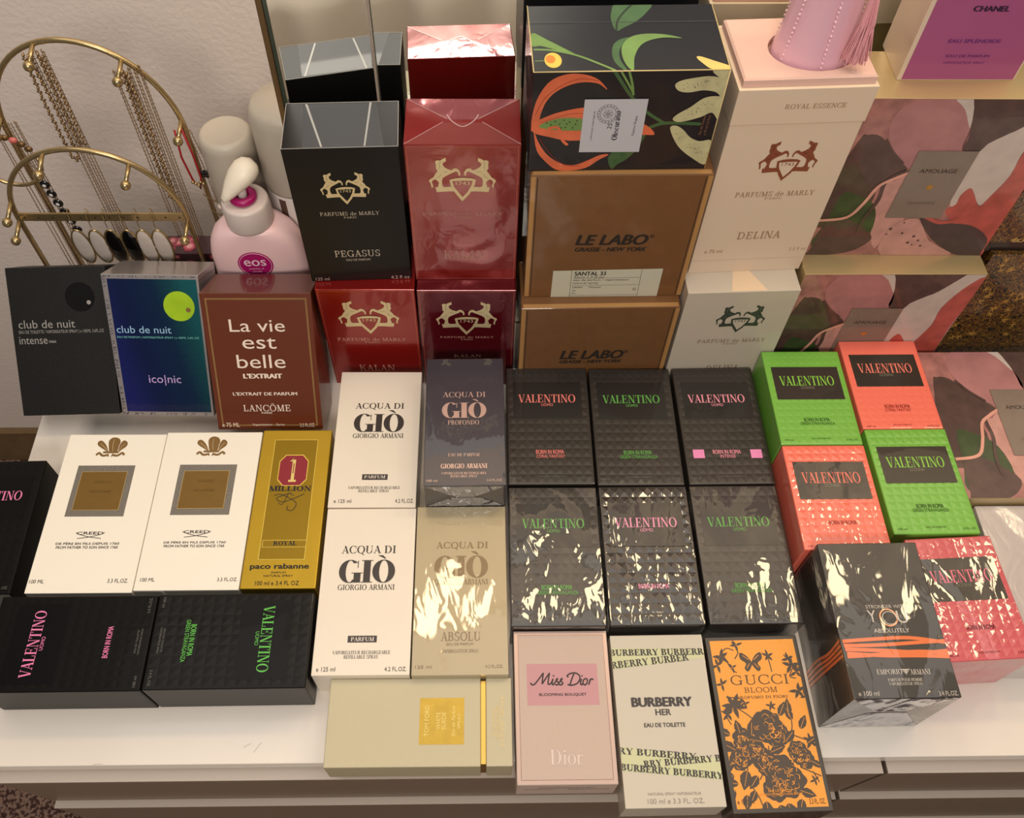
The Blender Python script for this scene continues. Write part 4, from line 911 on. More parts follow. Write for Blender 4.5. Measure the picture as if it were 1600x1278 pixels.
# ------------------------------------------------------------------ Le Labo mailer boxes
kraft = pm('kraft_card', c(120, 78, 38), .6, coat=.55, crough=.12, wrap=(.22, .8, 61), var=.05, vscale=90)
kraft_edge = pm('kraft_fold', c(180, 132, 76), .55, coat=.5, wrap=(.3, 1, 61))
groove = pm('dark_groove', c(58, 36, 18), .8)
stamp = pm('stamp_ink', c(42, 32, 24), .7)
for key, lab, t1, t2, t3 in (('labU', 'brown kraft box with a white label, under the dark floral box', (-0.02,1.02,64.94,13.1), (0.28,-11.02,64.7,5.29), (35.24,5.2,3.94,3.83)),
                         ('labL', 'brown kraft box at the bottom, under the labelled kraft box', (-1.85,-2.11,65.37,14.6), (-1.99,-13.86,64.48,5.37), (32.76,2.37,3.49,4.35))):
    root = carton(key, 'kraft_box', lab, 'perfume box', kraft, 'brown kraft boxes', .0015)
    x, y, z, w, l, t, yaw, lean = BOX[key]
    A = face(key, 'front', root); W2, T2 = w * 500, t * 500
    for sx in (-1, 1):
        A.rect('side_groove', groove, sx * (W2 - 6), 0, .8, t * 1000 - 6, 1); A.rect('side_flap_edge', kraft_edge, sx * (W2 - 2.5), 0, 4, t * 1000 - 3, 1)
    A.text('brand_lettering', stamp, 'LE LABO', 'bital', *t1); A.text('place_lettering', stamp, 'GRASSE - NEW YORK', 'bital', *t2); A.text('trade_mark', stamp, 'o', 'bold', *t3)
    if key == 'labU':
        wl = pm('white_paper_label', c(206, 200, 176), .6); li = pm('label_ink', c(50, 46, 40), .6)
        pts = [(-49.47,-39.09),(52.24,-37.25),(52.29,-78.39),(-49.84,-78.82)]; A.poly('white_label', wl, pts, 2)
        for q in ([(-32.16,-38.87),(-31.82,-78.6)], [(32.75,-37.91),(33.15,-78.1)]): A.line('label_rule', li, q, .35, 3)
        for q in ([(-29.35,-49.74),(32.16,-48.95)], [(-31.25,-59.56),(32.39,-59.29)], [(-31.67,-74.33),(32.5,-73.57)]): A.line('label_rule', li, q, .3, 3)
        A.text('label_lettering', li, 'SANTAL 33', 'bold', -14.79,-42.97,29.35,5.41, 4)
        A.text('label_lettering', li, '50ml 1.7 fl oz', 'thin', -15.49,-47.92,28.06,2.14, 4); A.text('label_lettering', li, 'eau de parfum / vaporisateur', 'sans', -3.71,-52.14,52.24,3.11, 4); A.text('label_lettering', li, 'natural spray', 'sans', -17.95,-56.37,24.28,2.9, 4)
        A.text('label_lettering', li, 'Labelled:', 'thin', -25.09,-61.84,9.69,2.44, 4); A.text('label_lettering', li, 'Moscow', 'thin', -8.62,-61.97,11.65,2.2, 4); A.text('label_lettering', li, 'On:', 'thin', -28.06,-66.82,3.57,2.22, 4); A.text('label_lettering', li, 'For:', 'thin', -27.96,-70.9,4.07,1.99, 4); A.text('label_lettering', li, 'G', 'sans', 29.13,-65.35,3.09,3.45, 4)
    A.done()
    A = face(key, 'top', root); A.rect('top_flap_edge', kraft_edge, 0, -l * 500 + 3, w * 1000 - 4, 5, 1); A.done()

# ------------------------------------------------------------------ dark floral box
navy = pm('dark_navy_card', c(14, 13, 22), .45, coat=.4, crough=.08, wrap=(.14, .8, 71))
root = carton('art', 'perfume_box', 'dark navy box with orange lily, pale fingers and a white card, on the kraft box', 'perfume box', navy)
A = face('art', 'front', root); x, y, z, w, l, t, yaw, lean = BOX['art']
ora = pm('orange_petal_print', c(222, 108, 68), .5, coat=.4, var=.12, vscale=50); orl = pm('petal_line_print', c(150, 54, 34), .5)
gre = pm('green_leaf_print', c(62, 96, 54), .5, coat=.4, var=.15, vscale=50); grl = pm('pale_green_print', c(112, 146, 76), .5, coat=.4, var=.12, vscale=50)
bone = pm('bone_finger_print', c(196, 188, 142), .55, coat=.3, var=.12, vscale=110); spk = pm('dark_speckle_print', c(50, 50, 30), .6)
A.poly('lily_petal', ora, smooth([(-72.23,-5.97),(-70.93,14.34),(-66.75,28.56),(-59.38,39.76),(-48.1,45.12),(-35.4,44.9),(-25.46,41.04),(-19.49,35.32),(-16.87,31.24),(-23.92,36.66),(-34.76,38.09),(-45.24,35.77),(-55.51,29.63),(-61.99,20.74),(-65.24,10.24),(-66.54,3.53)], 4, True), 1)
A.poly('lily_petal', ora, smooth([(-71.42,0.9),(-58.53,8.78),(-45.62,13.2),(-30.44,15.56),(-16.85,11.99),(13.6,0.59),(25.54,-10.77),(13.08,-11.22),(-13.88,-14.2),(-41.08,-15.76),(-57.26,-11.88),(-69.92,-7.41)], 4, True), 2)
A.poly('lily_petal', ora, smooth([(-70.05,-4.63),(-66.11,-15.95),(-58.51,-29.13),(-47.45,-38.28),(-35.54,-40.81),(-24.29,-35.81),(-15.48,-30.81),(-8.31,-30.52),(-16.09,-35.99),(-24.73,-43.33),(-36.25,-46.42),(-49.3,-45.51),(-59.24,-36.52),(-66.82,-24.56)], 4, True), 1)
A.poly('seed_pod', grl, smooth([(-66.3,-1.25),(-56.06,4.68),(-42.87,6.45),(-29.33,4.16),(-24.31,-1.41),(-30.65,-5.43),(-44.13,-5.85),(-57.73,-4.19)], 4, True), 3)
for p_ in [(-60.35,2.05),(-56.87,-0.07),(-53.75,3.28),(-50.23,0.76),(-47.14,4.24),(-44.64,0.65),(-42.54,2.38),(-39.85,-3.16),(-37.9,0.24),(-37.08,3.63),(-53.38,-2.2),(-48.84,-2.98),(-45.5,-2.63)]: A.disc('seed_speckle', spk, p_[0], p_[1], .75, .55, 4, 8)
A.line('petal_line', orl, [(-69.58,8.99),(-62.76,24.64),(-50.59,35.87),(-37.18,41.24),(-24.19,39.16)], .35, 3); A.line('petal_line', orl, [(-65.12,-13.13),(-56.29,-27.71),(-43.82,-39.87),(-30.76,-41.68)], .35, 3); A.line('petal_line', orl, [(-64.8,2.14),(-43.14,9.82),(-25.42,9.48)], .3, 3)
A.line('stamen', ora, [(-58.9,-3.47),(-52.26,-2.22),(-48.49,-7.85),(-46.84,-14.93),(-42.48,-19.74)], 2.4, 5)
A.line('flower_stem', gre, [(-12.89,46.97),(2.38,24.75),(16.64,10.01),(30.51,0.25)], 2.6, 1); A.line('flower_stem', gre, [(19.99,-4.36),(30.63,-0.43),(45.33,-0.73),(60.2,-1.71)], 3.0, 1)
A.line('flower_stem', grl, [(-8.12,46.89),(1.48,31.17),(3.83,26.01)], 1.6, 1); A.line('flower_stem', grl, [(-2.28,46.8),(1.32,36.22),(3.32,27.3)], 1.8, 1)
A.poly('leaf_print', gre, smooth([(-4.4,-45.62),(-8.46,-36.16),(-6.42,-28.8),(-1.16,-24.52),(15.26,-10.56),(18.69,-10.63),(13.92,-24.85),(7.19,-35.02),(-0.26,-40.86)], 4, True), 1)
A.poly('finger_print', bone, smooth([(59.34,46.63),(73.57,46.4),(73.91,34.33),(66.81,39.47)], 3, True), 1)
A.poly('finger_print', bone, smooth([(33.62,34.15),(36.49,37.87),(46.2,40.44),(60.95,41.68),(73.08,35.61),(73.18,20.86),(66.22,27.46),(55.96,29.57),(45.43,27.83),(37.54,29.25)], 4, True), 2)
A.poly('finger_print', bone, smooth([(37.24,3.54),(40.31,8.22),(49.08,14.73),(57.44,22.45),(66.94,24.22),(74.29,20.84),(74.36,0.76),(66.93,9.05),(58.79,5.16),(49.33,1.94),(41.68,0.72)], 4, True), 3)
A.poly('finger_print', bone, smooth([(36.8,-5.4),(41.18,-2.71),(47.64,-7.01),(54.16,-14.19),(62.47,-18.36),(72.32,-18.57),(72.57,-41.75),(60.06,-35.44),(45.96,-22.63)], 4, True), 3)
rs = random.Random(9)
for a_, b_, n_ in ([(39.01,33.04),(61.82,37.68)] + [24], [(44.18,5.44),(65.73,19.69)] + [24], [(43.6,-9.73),(69.05,-33.41)] + [26]):
    for k in range(n_):
        t_ = rs.random(); A.disc('finger_speckle', spk, a_[0] + (b_[0] - a_[0]) * t_ + rs.uniform(-3, 3), a_[1] + (b_[1] - a_[1]) * t_ + rs.uniform(-3.2, 3.2), .32, layer=5, n=6)
card = pm('white_card_print', c(196, 192, 196), .6); ci = pm('card_ink', c(40, 34, 44), .6)
A.poly('white_card', card, [(-32.71,23.31),(15.51,22.95),(15.51,-27.81),(-32.89,-27.05)], 6)
A.text('card_lettering', ci, 'L ARTISAN PARFUMEUR', 'rom', -24.26,-1.22,0.7,0.03, 7, math.pi / 2 - .04) if False else None
def up_text(name, mat_, txt, sty, p0, p1, h, layer):
    dx, dy = p1[0] - p0[0], p1[1] - p0[1]
    A.text(name, mat_, txt, sty, (p0[0] + p1[0]) / 2, (p0[1] + p1[1]) / 2, math.hypot(dx, dy), h, layer, math.atan2(dy, dx))
a_, b_ = [(-24.58,-15.39),(-24.09,12.66)]; up_text('card_lettering', ci, 'LARTISAN PARFUMEUR', 'rom', a_, b_, 1.3, 7)
a_, b_ = [(-11.38,-4.43),(-10.87,0.8)]; up_text('card_lettering', ci, '25', 'sans', a_, b_, 3.6, 7)
a_, b_ = [(-6.19,-15.49),(-6.06,12.32)]; up_text('card_lettering', ci, 'Obscuratio', 'didb', a_, b_, 4.6, 7)
a_, b_ = [(8.29,-11.12),(8.75,7.75)]; up_text('card_lettering', ci, 'Daphne Bugey', 'sans', a_, b_, 2.2, 7)
cu, cv, w_, h_ = -13.6,9.74,16.65,17.18; gr = pm('grey_seal_ink', c(120, 112, 112), .6)
for k_ in (1, .72): A.line('round_seal', gr, [(cu + w_ / 2 * k_ * math.cos(R(a)), cv + h_ / 2 * k_ * math.sin(R(a))) for a in range(0, 361, 20)], .4, 7)
for q in range(0, 360, 60): A.line('round_seal', gr, [(cu + w_ * .13 * math.cos(R(q)) + w_ * .1 * math.cos(R(a)), cv + h_ * .13 * math.sin(R(q)) + h_ * .1 * math.sin(R(a))) for a in range(0, 361, 45)], .35, 7)
for q in range(20, 360, 20): A.disc('round_seal', gr, cu + w_ * .43 * math.cos(R(q)), cv + h_ * .43 * math.sin(R(q)), .65, layer=7, n=6)
gi3 = pm('gilt_small_ink', c(150, 104, 70), .5)
a_, b_ = [(61.12,-11.78),(61.89,6.45)]; up_text('small_print', gi3, 'Eau de Parfum', 'thin', a_, b_, 1.8, 2); a_, b_ = [(65.24,-12.29),(65.49,6.38)]; up_text('small_print', gi3, 'e 75 ml 2.5 fl.oz', 'thin', a_, b_, 1.8, 2)
A.done()
A = face('art', 'top', root)
A.poly('leaf_print', gre, smooth([(-6.4,7.34),(-8.94,19.26),(-7.51,32.26),(-1.85,42.58),(24.14,42.05),(19.14,29.83),(9.91,18.86),(0.17,11.74)], 4, True), 1); A.line('leaf_vein', pm('leaf_vein_print', c(34, 44, 30), .5), [(-6.34,7.88),(-3.75,21),(3.91,33.91),(10.57,42.33)], 1.6, 2)
A.poly('leaf_print', grl, smooth([(0.92,-40.28),(-3.27,-35.49),(-5.59,-23.52),(-4.18,-11.4),(3.05,-0.94),(14.53,3.11),(29.77,2.06),(42.22,-2.86),(29.21,-1.86),(17.86,-4.82),(9.34,-11.7),(3.29,-25.44)], 4, True), 2); A.poly('leaf_print', gre, smooth([(-6.43,-39.78),(-11.37,-31.93),(-12.9,-21.64),(-10.47,-9.51),(-3.7,-2.58),(4.1,-1.32),(-3.44,-9.66),(-7.14,-18.31),(-7.26,-28.62),(-3.79,-39.84)], 4, True), 1)
A.line('flower_stem', grl, [(-70.83,-14.31),(-56.93,-15.48),(-39.21,-21.92),(-24.11,-31.64),(-12.31,-40.32)], 2.0, 1); A.poly('leaf_print', grl, smooth([(-70.67,6.01),(-59.29,-3.15),(-49.14,-12.17),(-40.2,-21.04),(-54.72,-14.66),(-65.17,-10.07),(-71.63,-9.93)], 4, True), 1)
A.disc('berry_print', pm('yellow_berry_print', c(228, 194, 84), .5, coat=.4), *(-57.26,-27.31,14.67,15.98)[:2], 6.4, 9.0, 1, 24); A.disc('berry_core', pm('orange_core_print', c(224, 130, 50), .5, coat=.4), *(-59.05,-26.18,6.91,9.36)[:2], 3.6, 4.8, 2, 20); A.line('flower_stem', grl, [(-70.6,-27.89),(-67.42,-27.96),(-64,-27.69)], .9, 1)
A.poly('finger_print', pm('yellow_finger_print', c(226, 196, 112), .55, coat=.3), smooth([(49.61,-26.12),(52.79,-25.16),(61.62,-30.16),(73.69,-37.56),(73.01,-41.25),(59.75,-40.95),(52.64,-32.51)], 4, True), 1)
A.line('film_seam', pm('grey_film_seam', c(96, 92, 96), .2, coat=1), [(-71,18.72),(73.32,17.9)], .5, 3)
A.done()
x, y, z, w, l, t, yaw, lean = BOX['art']
for nm, pp in (('gilt_edge', [(-w / 2, -l / 2, t), (w / 2, -l / 2, t)]), ('gilt_edge', [(-w / 2, -l / 2, t), (-w / 2, l / 2, t)]), ('gilt_edge', [(w / 2, -l / 2, t), (w / 2, l / 2, t)]), ('gilt_edge', [(w / 2, -l / 2, 0.001), (w / 2, -l / 2, t)])):
    tube(nm, pp, .0005, pm('gilt_edge_line', c(210, 186, 130), .5), root, 6)

# ------------------------------------------------------------------ white and blush crest boxes, bottle on top
ivory = pm('warm_white_card', c(226, 202, 176), .55, coat=.15, crough=.2)
rgold = pm('rose_copper_foil', c(158, 92, 70), .35, metal=.5); rgd = pm('dark_copper_foil', c(104, 52, 40), .4, metal=.4)
tau = pm('taupe_ink', c(160, 128, 100), .5)
cu, cv, w_, h_ = 2.43,46.13,54.4,47.06
root, A = marly('delU', 'tall white twin-horse box with open tray holding the lilac bottle', ivory, rgold, rgd, None, dict(c=(cu + 2, cv + h_ * .06), k=w_ / 66.0, m=(2.96,12.33,68.99,7.69), p=(2.79,7.13,14.5,3.89), n=(2.56,-37.53,39.87,9.13), name='DELINA', ink=tau), rim=False)
A.text('small_print', tau, 'e 75 ml', 'thin', -35.42,-56.61,16.45,4.15); A.text('small_print', pm('faint_taupe_ink', c(190, 168, 146), .5), '2.5 fl oz', 'thin', 43.58,-57.34,16.05,4.17)
A.rect('foot_line', pm('foot_line_ink', c(206, 188, 168), .5), 0, -69, 106, .5); A.done()
x, y, z, w, l, t, yaw, lean = BOX['delU']
box_obj('tray_band', -w / 2 - .0008, w / 2 + .0008, -l / 2 - .0012, l / 2 + .0006, t + .0012, t + .034, ivory, root, .0006)
Ab = Art(root, (Vector((0, -l / 2 - .0012, t)), Vector((1, 0, 0)), Vector((0, 0, 1)), Vector((0, -1, 0))))
Ab.text('band_lettering', tau, 'ROYAL ESSENCE', 'rom', 9.5, 18, 48, 4.6); Ab.done()
pad_m = pm('blush_velvet_pad', c(226, 186, 170), .85, grain=.0002, gscale=1800)
PZ = t + .0415
# pad with a round well for the bottle
bc = (.009, -.004); br = .0345
bm = bmesh.new(); hx_, hy_ = w / 2 - .002, l / 2 - .002; loops = []
sq_ = [(-1 + k / 6, -1) for k in range(12)] + [(1, -1 + k / 6) for k in range(12)] + [(1 - k / 6, 1) for k in range(12)] + [(-1, 1 - k / 6) for k in range(12)]; nseg = len(sq_)
for (kind, zz) in (('o', t + .0342), ('o', PZ - .0015), ('o2', PZ), ('c', PZ), ('c', t + .0343)):
    lp = []
    for qx, qy in sq_:
        a = math.atan2(qy, qx)
        if kind == 'c': lp.append(bm.verts.new((bc[0] + br * math.cos(a), bc[1] + br * .78 * math.sin(a), zz)))
        else: ins = .0015 if kind == 'o2' else 0; lp.append(bm.verts.new((qx * (hx_ - ins), qy * (hy_ - ins), zz)))
    loops.append(lp)
for a_, b_ in zip(loops, loops[1:]):
    for k in range(nseg): bm.faces.new((a_[k], a_[(k + 1) % nseg], b_[(k + 1) % nseg], b_[k]))
bm.faces.new(loops[-1][::-1])
bm_obj('bottle_tray', bm, pad_m, root)
# the lilac bottle
bx = Matrix.Translation((x, y, z)) @ Matrix.Rotation(R(yaw), 4, 'Z')
bp = bx @ Vector((bc[0], bc[1], t + .0346))
bot = tag(empty('perfume_bottle', bp, R(yaw)), 'lilac fluted bottle with pink tassel set in the blush tray', 'perfume bottle')
lil = pm('lilac_lacquer', c(230, 178, 192), .3, coat=.4, crough=.1)
rings = [ring(r_ * 1.0, r_ * .76, z_, 96, flute=.03, nf=10) for z_, r_ in ((0, .0312), (.006, .0316), (.014, .0303), (.03, .0278), (.05, .0258), (.075, .0246), (.1, .0245), (.108, .0225), (.112, .014))]
loft('bottle_body', rings, lil, bot)
for a in range(30, 390, 60):
    vv, ff = [], []
    for k in range(26):
        zz = .004 + k * .0036; rr = (.0312 - min(zz, .05) * .108) * 1.035; sphere_geo(vv, ff, (rr * math.cos(R(a)), rr * .78 * math.sin(R(a)), zz), .0008 + .0002 * ((k * 7) % 3), 6, 4)
    mesh_obj('beaded_rib', vv, ff, pm('pale_lilac_bead', c(240, 196, 208), .35, coat=.3), bot, True)
loft('cap', [ring(r_, r_ * .9, z_, 32) for z_, r_ in ((.1122, .013), (.12, .013), (.124, .02), (.15, .022), (.158, .018), (.16, .008))], pm('lilac_cap', c(200, 150, 180), .3, coat=.4), bot)
vv, ff = [], []; rt = random.Random(3)
for k in range(150):
    ox, oy = rt.gauss(0, .0021), rt.gauss(0, .0016); sw = rt.gauss(0, .0022)
    tube_geo(vv, ff, [(.0205 + ox * .4, -.0240 + oy * .4, .072), (.0220 + ox, -.0255 + oy, .045), (.0225 + ox * 1.5 + sw, -.0260 + oy * 1.5, .012 + rt.uniform(0, .007))], .00045, 4, caps=False)
ts = mesh_obj('tassel', vv, ff, pm('pink_silk_thread', c(236, 170, 176), .6), bot, True)
vv, ff = [], []; sphere_geo(vv, ff, (.0205, -.0240, .0745), .0033, 12, 8); mesh_obj('tassel_knob', vv, ff, pm('chrome_knob', c(170, 165, 165), .2, metal=.9), ts, True)
# lower box of the pair
lowm = pm('cool_white_card', c(206, 192, 172), .5, coat=.55, crough=.06, wrap=(.2, 1, 77))
gf = pm('dark_green_foil', c(70, 78, 66), .4, metal=.3); gfd = pm('grey_green_shade', c(120, 126, 110), .4)
cu, cv, w_, h_ = 4.73,40.1,53.41,45.42
root, A = marly('delL', 'white twin-horse box under the tall one, mostly covered in front', lowm, gf, gfd, None, dict(c=(cu + 1, cv + h_ * .06), k=w_ / 66.0, m=(4.6,7.73,68.45,7.61), p=(4.07,2.85,14.6,3.84), n=(5.76,-39.64,34.28,11.21), name='DELINA', ink=pm('grey_brown_ink', c(150, 126, 110), .5)), rim=False); A.done()
A = face('delL', 'top', root); A.poly('film_seam', pm('peach_seam', c(238, 208, 172), .5, coat=.5), [(-12, -39), (22, -39), (8, -12), (-6, -12)], 1); A.done()

# ------------------------------------------------------------------ Amouage art boxes
def paint(name, col, var=.3, vs_=75): return pm(name, col, .5, coat=.6, crough=.06, wrap=(.16, .9, 81), var=var, vscale=vs_)
P_BASE, P_ROCK, P_GREEN = paint('dusty_rose_print', c(168, 112, 104)), paint('dark_rock_print', c(84, 60, 54), .25), paint('moss_print', c(60, 74, 40), .3)
P_MAUVE, P_CREAM, P_CORAL = paint('mauve_print', c(178, 120, 118), .14, 45), paint('cream_print', c(206, 188, 176), .07), paint('coral_red_print', c(186, 82, 70), .18)
P_SLAB, P_PALE, P_VEIN = paint('slate_print', c(72, 54, 54), .2), paint('pale_pink_print', c(204, 148, 136), .14), paint('pink_vein_print', c(226, 160, 140), .1)
gold_side = pm('champagne_gold_card', c(200, 174, 124), .34, metal=.4, coat=.5, wrap=(.2, 1, 83))
A_SH = [
 ('dark_rock', P_ROCK, 1, [(-80.26,44.61),(-74.66,53.31),(-61.74,51.23),(-46.28,33.71),(-27.49,17.8),(-33.74,5.98),(-45.67,-1.3),(-43.95,-21.11),(-57.62,-47.16),(-86.83,-52.66),(-95.89,-42.02)]),
 ('moss', P_GREEN, 2, [(-76.92,-47.25),(-73.63,-11.24),(-60.19,-12.41),(-41.14,-23.63),(-32.53,-44.39),(-33.38,-66.12),(-51.73,-76.01),(-81.54,-76.13)]),
 ('dark_rock', P_ROCK, 3, [(-75.85,-44.58),(-59.88,-40.54),(-40.25,-52.46),(-27.48,-66.1),(-36.31,-80.22),(-53.89,-87.48),(-81.59,-89.04),(-80.22,-80.39)]),
 ('mauve_petal', P_MAUVE, 2, [(-59.74,61.9),(-55.93,80.46),(-39.31,88.94),(-14.56,89.49),(1.61,70.59),(8.24,58.05),(9.79,37.37),(-9.46,17.89),(-26.59,17.81),(-48.86,40.38)]),
 ('cream_wedge', P_CREAM, 3, [(-17.55,89.47),(-3.59,89.55),(6.92,60.17),(-5.5,78.74)]),
 ('dark_cloud', P_ROCK, 2, [(-2.6,89.56),(35.37,92.94),(74.07,95.14),(75.7,89.24),(60.3,70.94),(51.17,60.42),(39.01,51.79),(29.08,35.91),(10.37,38.04),(7.12,59.74)]),
 ('cream_mountain', P_CREAM, 3, [(74.9,95.14),(86.35,79.28),(72.17,64.76),(62.82,37.65),(64.46,11.23),(59.71,-13.08),(53.8,-24.46),(39.1,-5.76),(33.55,-13.21),(32.05,-24.57),(26.04,-19.51),(25.54,35.89),(38.48,52.87),(50.1,62.53)]),
 ('coral_slope', P_CORAL, 4, [(85.75,83.32),(90.04,54.23),(83.31,6.57),(88.47,-89.84),(53.58,-57.5),(27.47,-33.61),(32.43,-23.29),(31.68,-13.22),(35.2,-4.55),(39.47,-5.76),(47.44,-16.89),(54.4,-25.74),(58.44,-14.34),(64.46,11.23),(63.16,36.98),(71.32,64.75)]),
 ('slate_rock', P_SLAB, 5, [(6.73,-38.93),(27.18,-46.26),(57.42,-48.81),(81.01,-65.65),(83.72,-84.06),(82.27,-89.57),(58.86,-87.04),(27.71,-65.87)]),
 ('pale_sand', P_PALE, 4, [(-15.45,-53.71),(5.35,-40.25),(26.91,-68.66),(56.73,-89.09),(-9.77,-89.63)]),
 ('pale_sand', P_PALE, 1, [(-41.99,-1.28),(-32.82,3.59),(-21.05,10.8),(-5.82,-36.36),(-14.48,-53.7),(-20.33,-80.16),(-34.45,-47.06)])]
A_LN = [(P_VEIN, 3.2, [(-83.96,-43.29),(-60.33,-39.23),(-51.01,-22.41),(-45.22,-2.51),(-35.57,5.97),(-24.72,13.14)]), (P_CORAL, 4.0, [(9.31,-36.82),(24.56,-44.67),(35.18,-44.63),(42.68,-41.94)]), (P_ROCK, 3.4, [(-26.56,15.47),(-40.14,3.56),(-39.25,-18.56),(-44.07,-41.79),(-43.2,-60.64)]), (P_ROCK, 2.4, [(-57.45,49.09),(-47.14,35.94),(-33.38,23.55)])]
A_SP = [(-5.03,-45.6),(-1.63,-59.1),(8.26,-71.54),(13.36,-74.34),(17.02,-68.7),(-14.48,-53.7),(-15.78,-60.53),(21.89,-75.72),(10.81,-63.17)]
A_LB = [(-26.05,37.17),(24.85,38.12),(30.59,-39.88),(-25.66,-39.6)]
lab_m = paint('taupe_label_print', c(134, 116, 102), .05); lab_i = pm('umber_ink', c(70, 54, 46), .5); sun_m = pm('amber_sun_foil', c(200, 148, 64), .35, metal=.5)
_lc = (sum(p[0] for p in A_LB) / 4, sum(p[1] for p in A_LB) / 4)
A_LW, A_LHh = abs(A_LB[1][0] - A_LB[0][0]), abs(A_LB[0][1] - A_LB[3][1])
def amouage(key, kind, label):
    root = carton(key, 'perfume_box', label, 'perfume box', gold_side, 'painted landscape boxes', .0006)
    x, y, z, w, l, t, yaw, lean = BOX[key]; A = face(key, kind, root, .0001)
    HH = (t if kind == 'front' else l) * 500; WW = w * 500
    A.rect('painted_face', P_BASE, 0, 0, WW * 2 - .8, HH * 2 - .8, 1)
    for n_, m_, ly, pts in A_SH: A.poly(n_, m_, smooth(pts, 3, True), 1 + ly)
    for m_, ww, pts in A_LN: A.line('painted_vein', m_, pts, ww, 8)
    for k, p_ in enumerate(A_SP): A.disc('painted_speck', P_ROCK, p_[0], p_[1], .9 + .3 * (k % 3), layer=8, n=10)
    A.rect('title_label', lab_m, 0, _lc[1], A_LW, A_LHh, 10)
    A.text('brand_lettering', lab_i, 'AMOUAGE', 'wide', 0, _lc[1] + A_LHh * .22, A_LW * .64, 4.4, 11)
    A.disc('sun_emblem', sun_m, 0, _lc[1] - A_LHh * .02, 2.4, layer=11, n=16)
    for q in range(0, 360, 30): A.poly('sun_emblem', sun_m, [(2.1 * math.cos(R(q - 10)), _lc[1] - A_LHh * .02 + 2.1 * math.sin(R(q - 10))), (3.6 * math.cos(R(q)), _lc[1] - A_LHh * .02 + 3.6 * math.sin(R(q))), (2.1 * math.cos(R(q + 10)), _lc[1] - A_LHh * .02 + 2.1 * math.sin(R(q + 10)))], 11)
    A.text('name_lettering', pm('grey_umber_ink', c(104, 84, 72), .5), 'GUIDANCE', 'thin', 0, _lc[1] - A_LHh * .26, A_LW * .48, 2.8, 11)
    A.done(); return root
amouage('amoU', 'front', 'painted pink landscape box standing uppermost, under the purple box')
amouage('amoM', 'front', 'painted pink landscape box standing beneath another, behind the coral box')
amouage('amoF', 'top', 'painted pink landscape box lying flat at the right edge')

# ------------------------------------------------------------------ black and gold foliage boxes
def foliage_mat():
    m = pm('black_gold_foliage_card', c(30, 24, 18), .4, coat=.5, crough=.08)
    nt = m.node_tree; b = nt.nodes['Principled BSDF']; N = nt.nodes; L = nt.links
    tc = N.new('ShaderNodeTexCoord'); mp = N.new('ShaderNodeMapping'); mp.inputs['Scale'].default_value = (1, 1, 1)
    n = N.new('ShaderNodeTexNoise'); n.inputs['Scale'].default_value = 70; n.inputs['Detail'].default_value = 2; n.inputs['Distortion'].default_value = 5
    L.new(tc.outputs['Object'], n.inputs['Vector'])
    cr = N.new('ShaderNodeValToRGB'); E_ = cr.color_ramp.elements
    E_[0].position = .46; E_[0].color = c(26, 20, 16); E_[1].position = .50; E_[1].color = c(176, 124, 48)
    e = E_.new(.53); e.color = c(120, 80, 30); e = E_.new(.56); e.color = c(40, 34, 20); e = E_.new(.66); e.color = c(84, 42, 26)
    L.new(n.outputs['Fac'], cr.inputs[0]); L.new(cr.outputs[0], b.inputs['Base Color']); return m
fm = foliage_mat(); rim = pm('dark_bronze_rim', c(90, 74, 46), .4, metal=.4)
sprig = pm('gilt_sprig_print', c(190, 142, 66), .45, coat=.4)
BOX['goldU'] = (.5560, .6100, .180, .1600, .060, .170, 0, 0)
for key, lab, seed in (('goldU', 'black box with golden foliage print, upper one at the right edge', 1), ('goldL', 'black box with golden foliage print, standing below another at the right edge', 2)):
    root = carton(key, 'gift_box', lab, 'gift box', fm, 'golden foliage boxes')
    x, y, z, w, l, t, yaw, lean = BOX[key]; A = face(key, 'front', root); rg_ = random.Random(seed)
    A.rect('dark_foot', pm('plain_dark_card', c(28, 20, 16), .4, coat=.5), 0, -t * 500 + 6, w * 1000 - 1, 11, 1)
    for k in range(46):
        px, py = rg_.uniform(-w * 490, -5), rg_.uniform(-t * 500 + 16, t * 490)
        for q in range(6): A.poly('sprig_print', sprig, leaf(px, py, rg_.uniform(3, 6), 1.1, q * 60 + rg_.uniform(-20, 20)), 1)
        A.line('sprig_print', sprig, [(px, py), (px + rg_.uniform(-6, 6), py + rg_.uniform(3, 8)), (px + rg_.uniform(-9, 9), py + rg_.uniform(8, 14))], .4, 1)
    if key == 'goldU': A.text('size_lettering', pm('gilt_lettering', c(200, 160, 90), .4), '4x30 ml', 'bital', -46, -70, 30, 6.5, 3)
    A.done()

# ------------------------------------------------------------------ purple box in a pale sleeve
slv = pm('pale_sleeve_card', c(222, 200, 176), .45, coat=.9, wrap=(.5, 1.5, 91))
root = carton('chanel', 'perfume_box', 'purple-fronted box in a pale sleeve, standing on the painted landscape box', 'perfume box', slv)
x, y, z, w, l, t, yaw, lean = BOX['chanel']; A = face('chanel', 'front', root)
pur = pm('purple_card', c(168, 82, 128), .45, coat=.5, crough=.08, wrap=(.12, 1, 92)); ink_p = pm('dark_plum_ink', c(50, 20, 54), .5); ink_q = pm('soft_plum_ink', c(110, 44, 118), .5)
A.rect('purple_panel', pur, 1.0, 0, w * 1000 - 5, t * 1000 - 2, 1)
pf = [(-14.1,-5.13),(13.43,-5.03),(-21.11,-32.12),(19.55,-31.99),(-17.19,-45.17),(16.85,-45.07),(-17.22,-51.19),(15.57,-51.1)]
def bt_(txt, sty, i, h, m_): A.text('front_lettering', m_, txt, sty, (pf[i][0] + pf[i + 1][0]) / 2, (pf[i][1] + pf[i + 1][1]) / 2, pf[i + 1][0] - pf[i][0], h, 3)
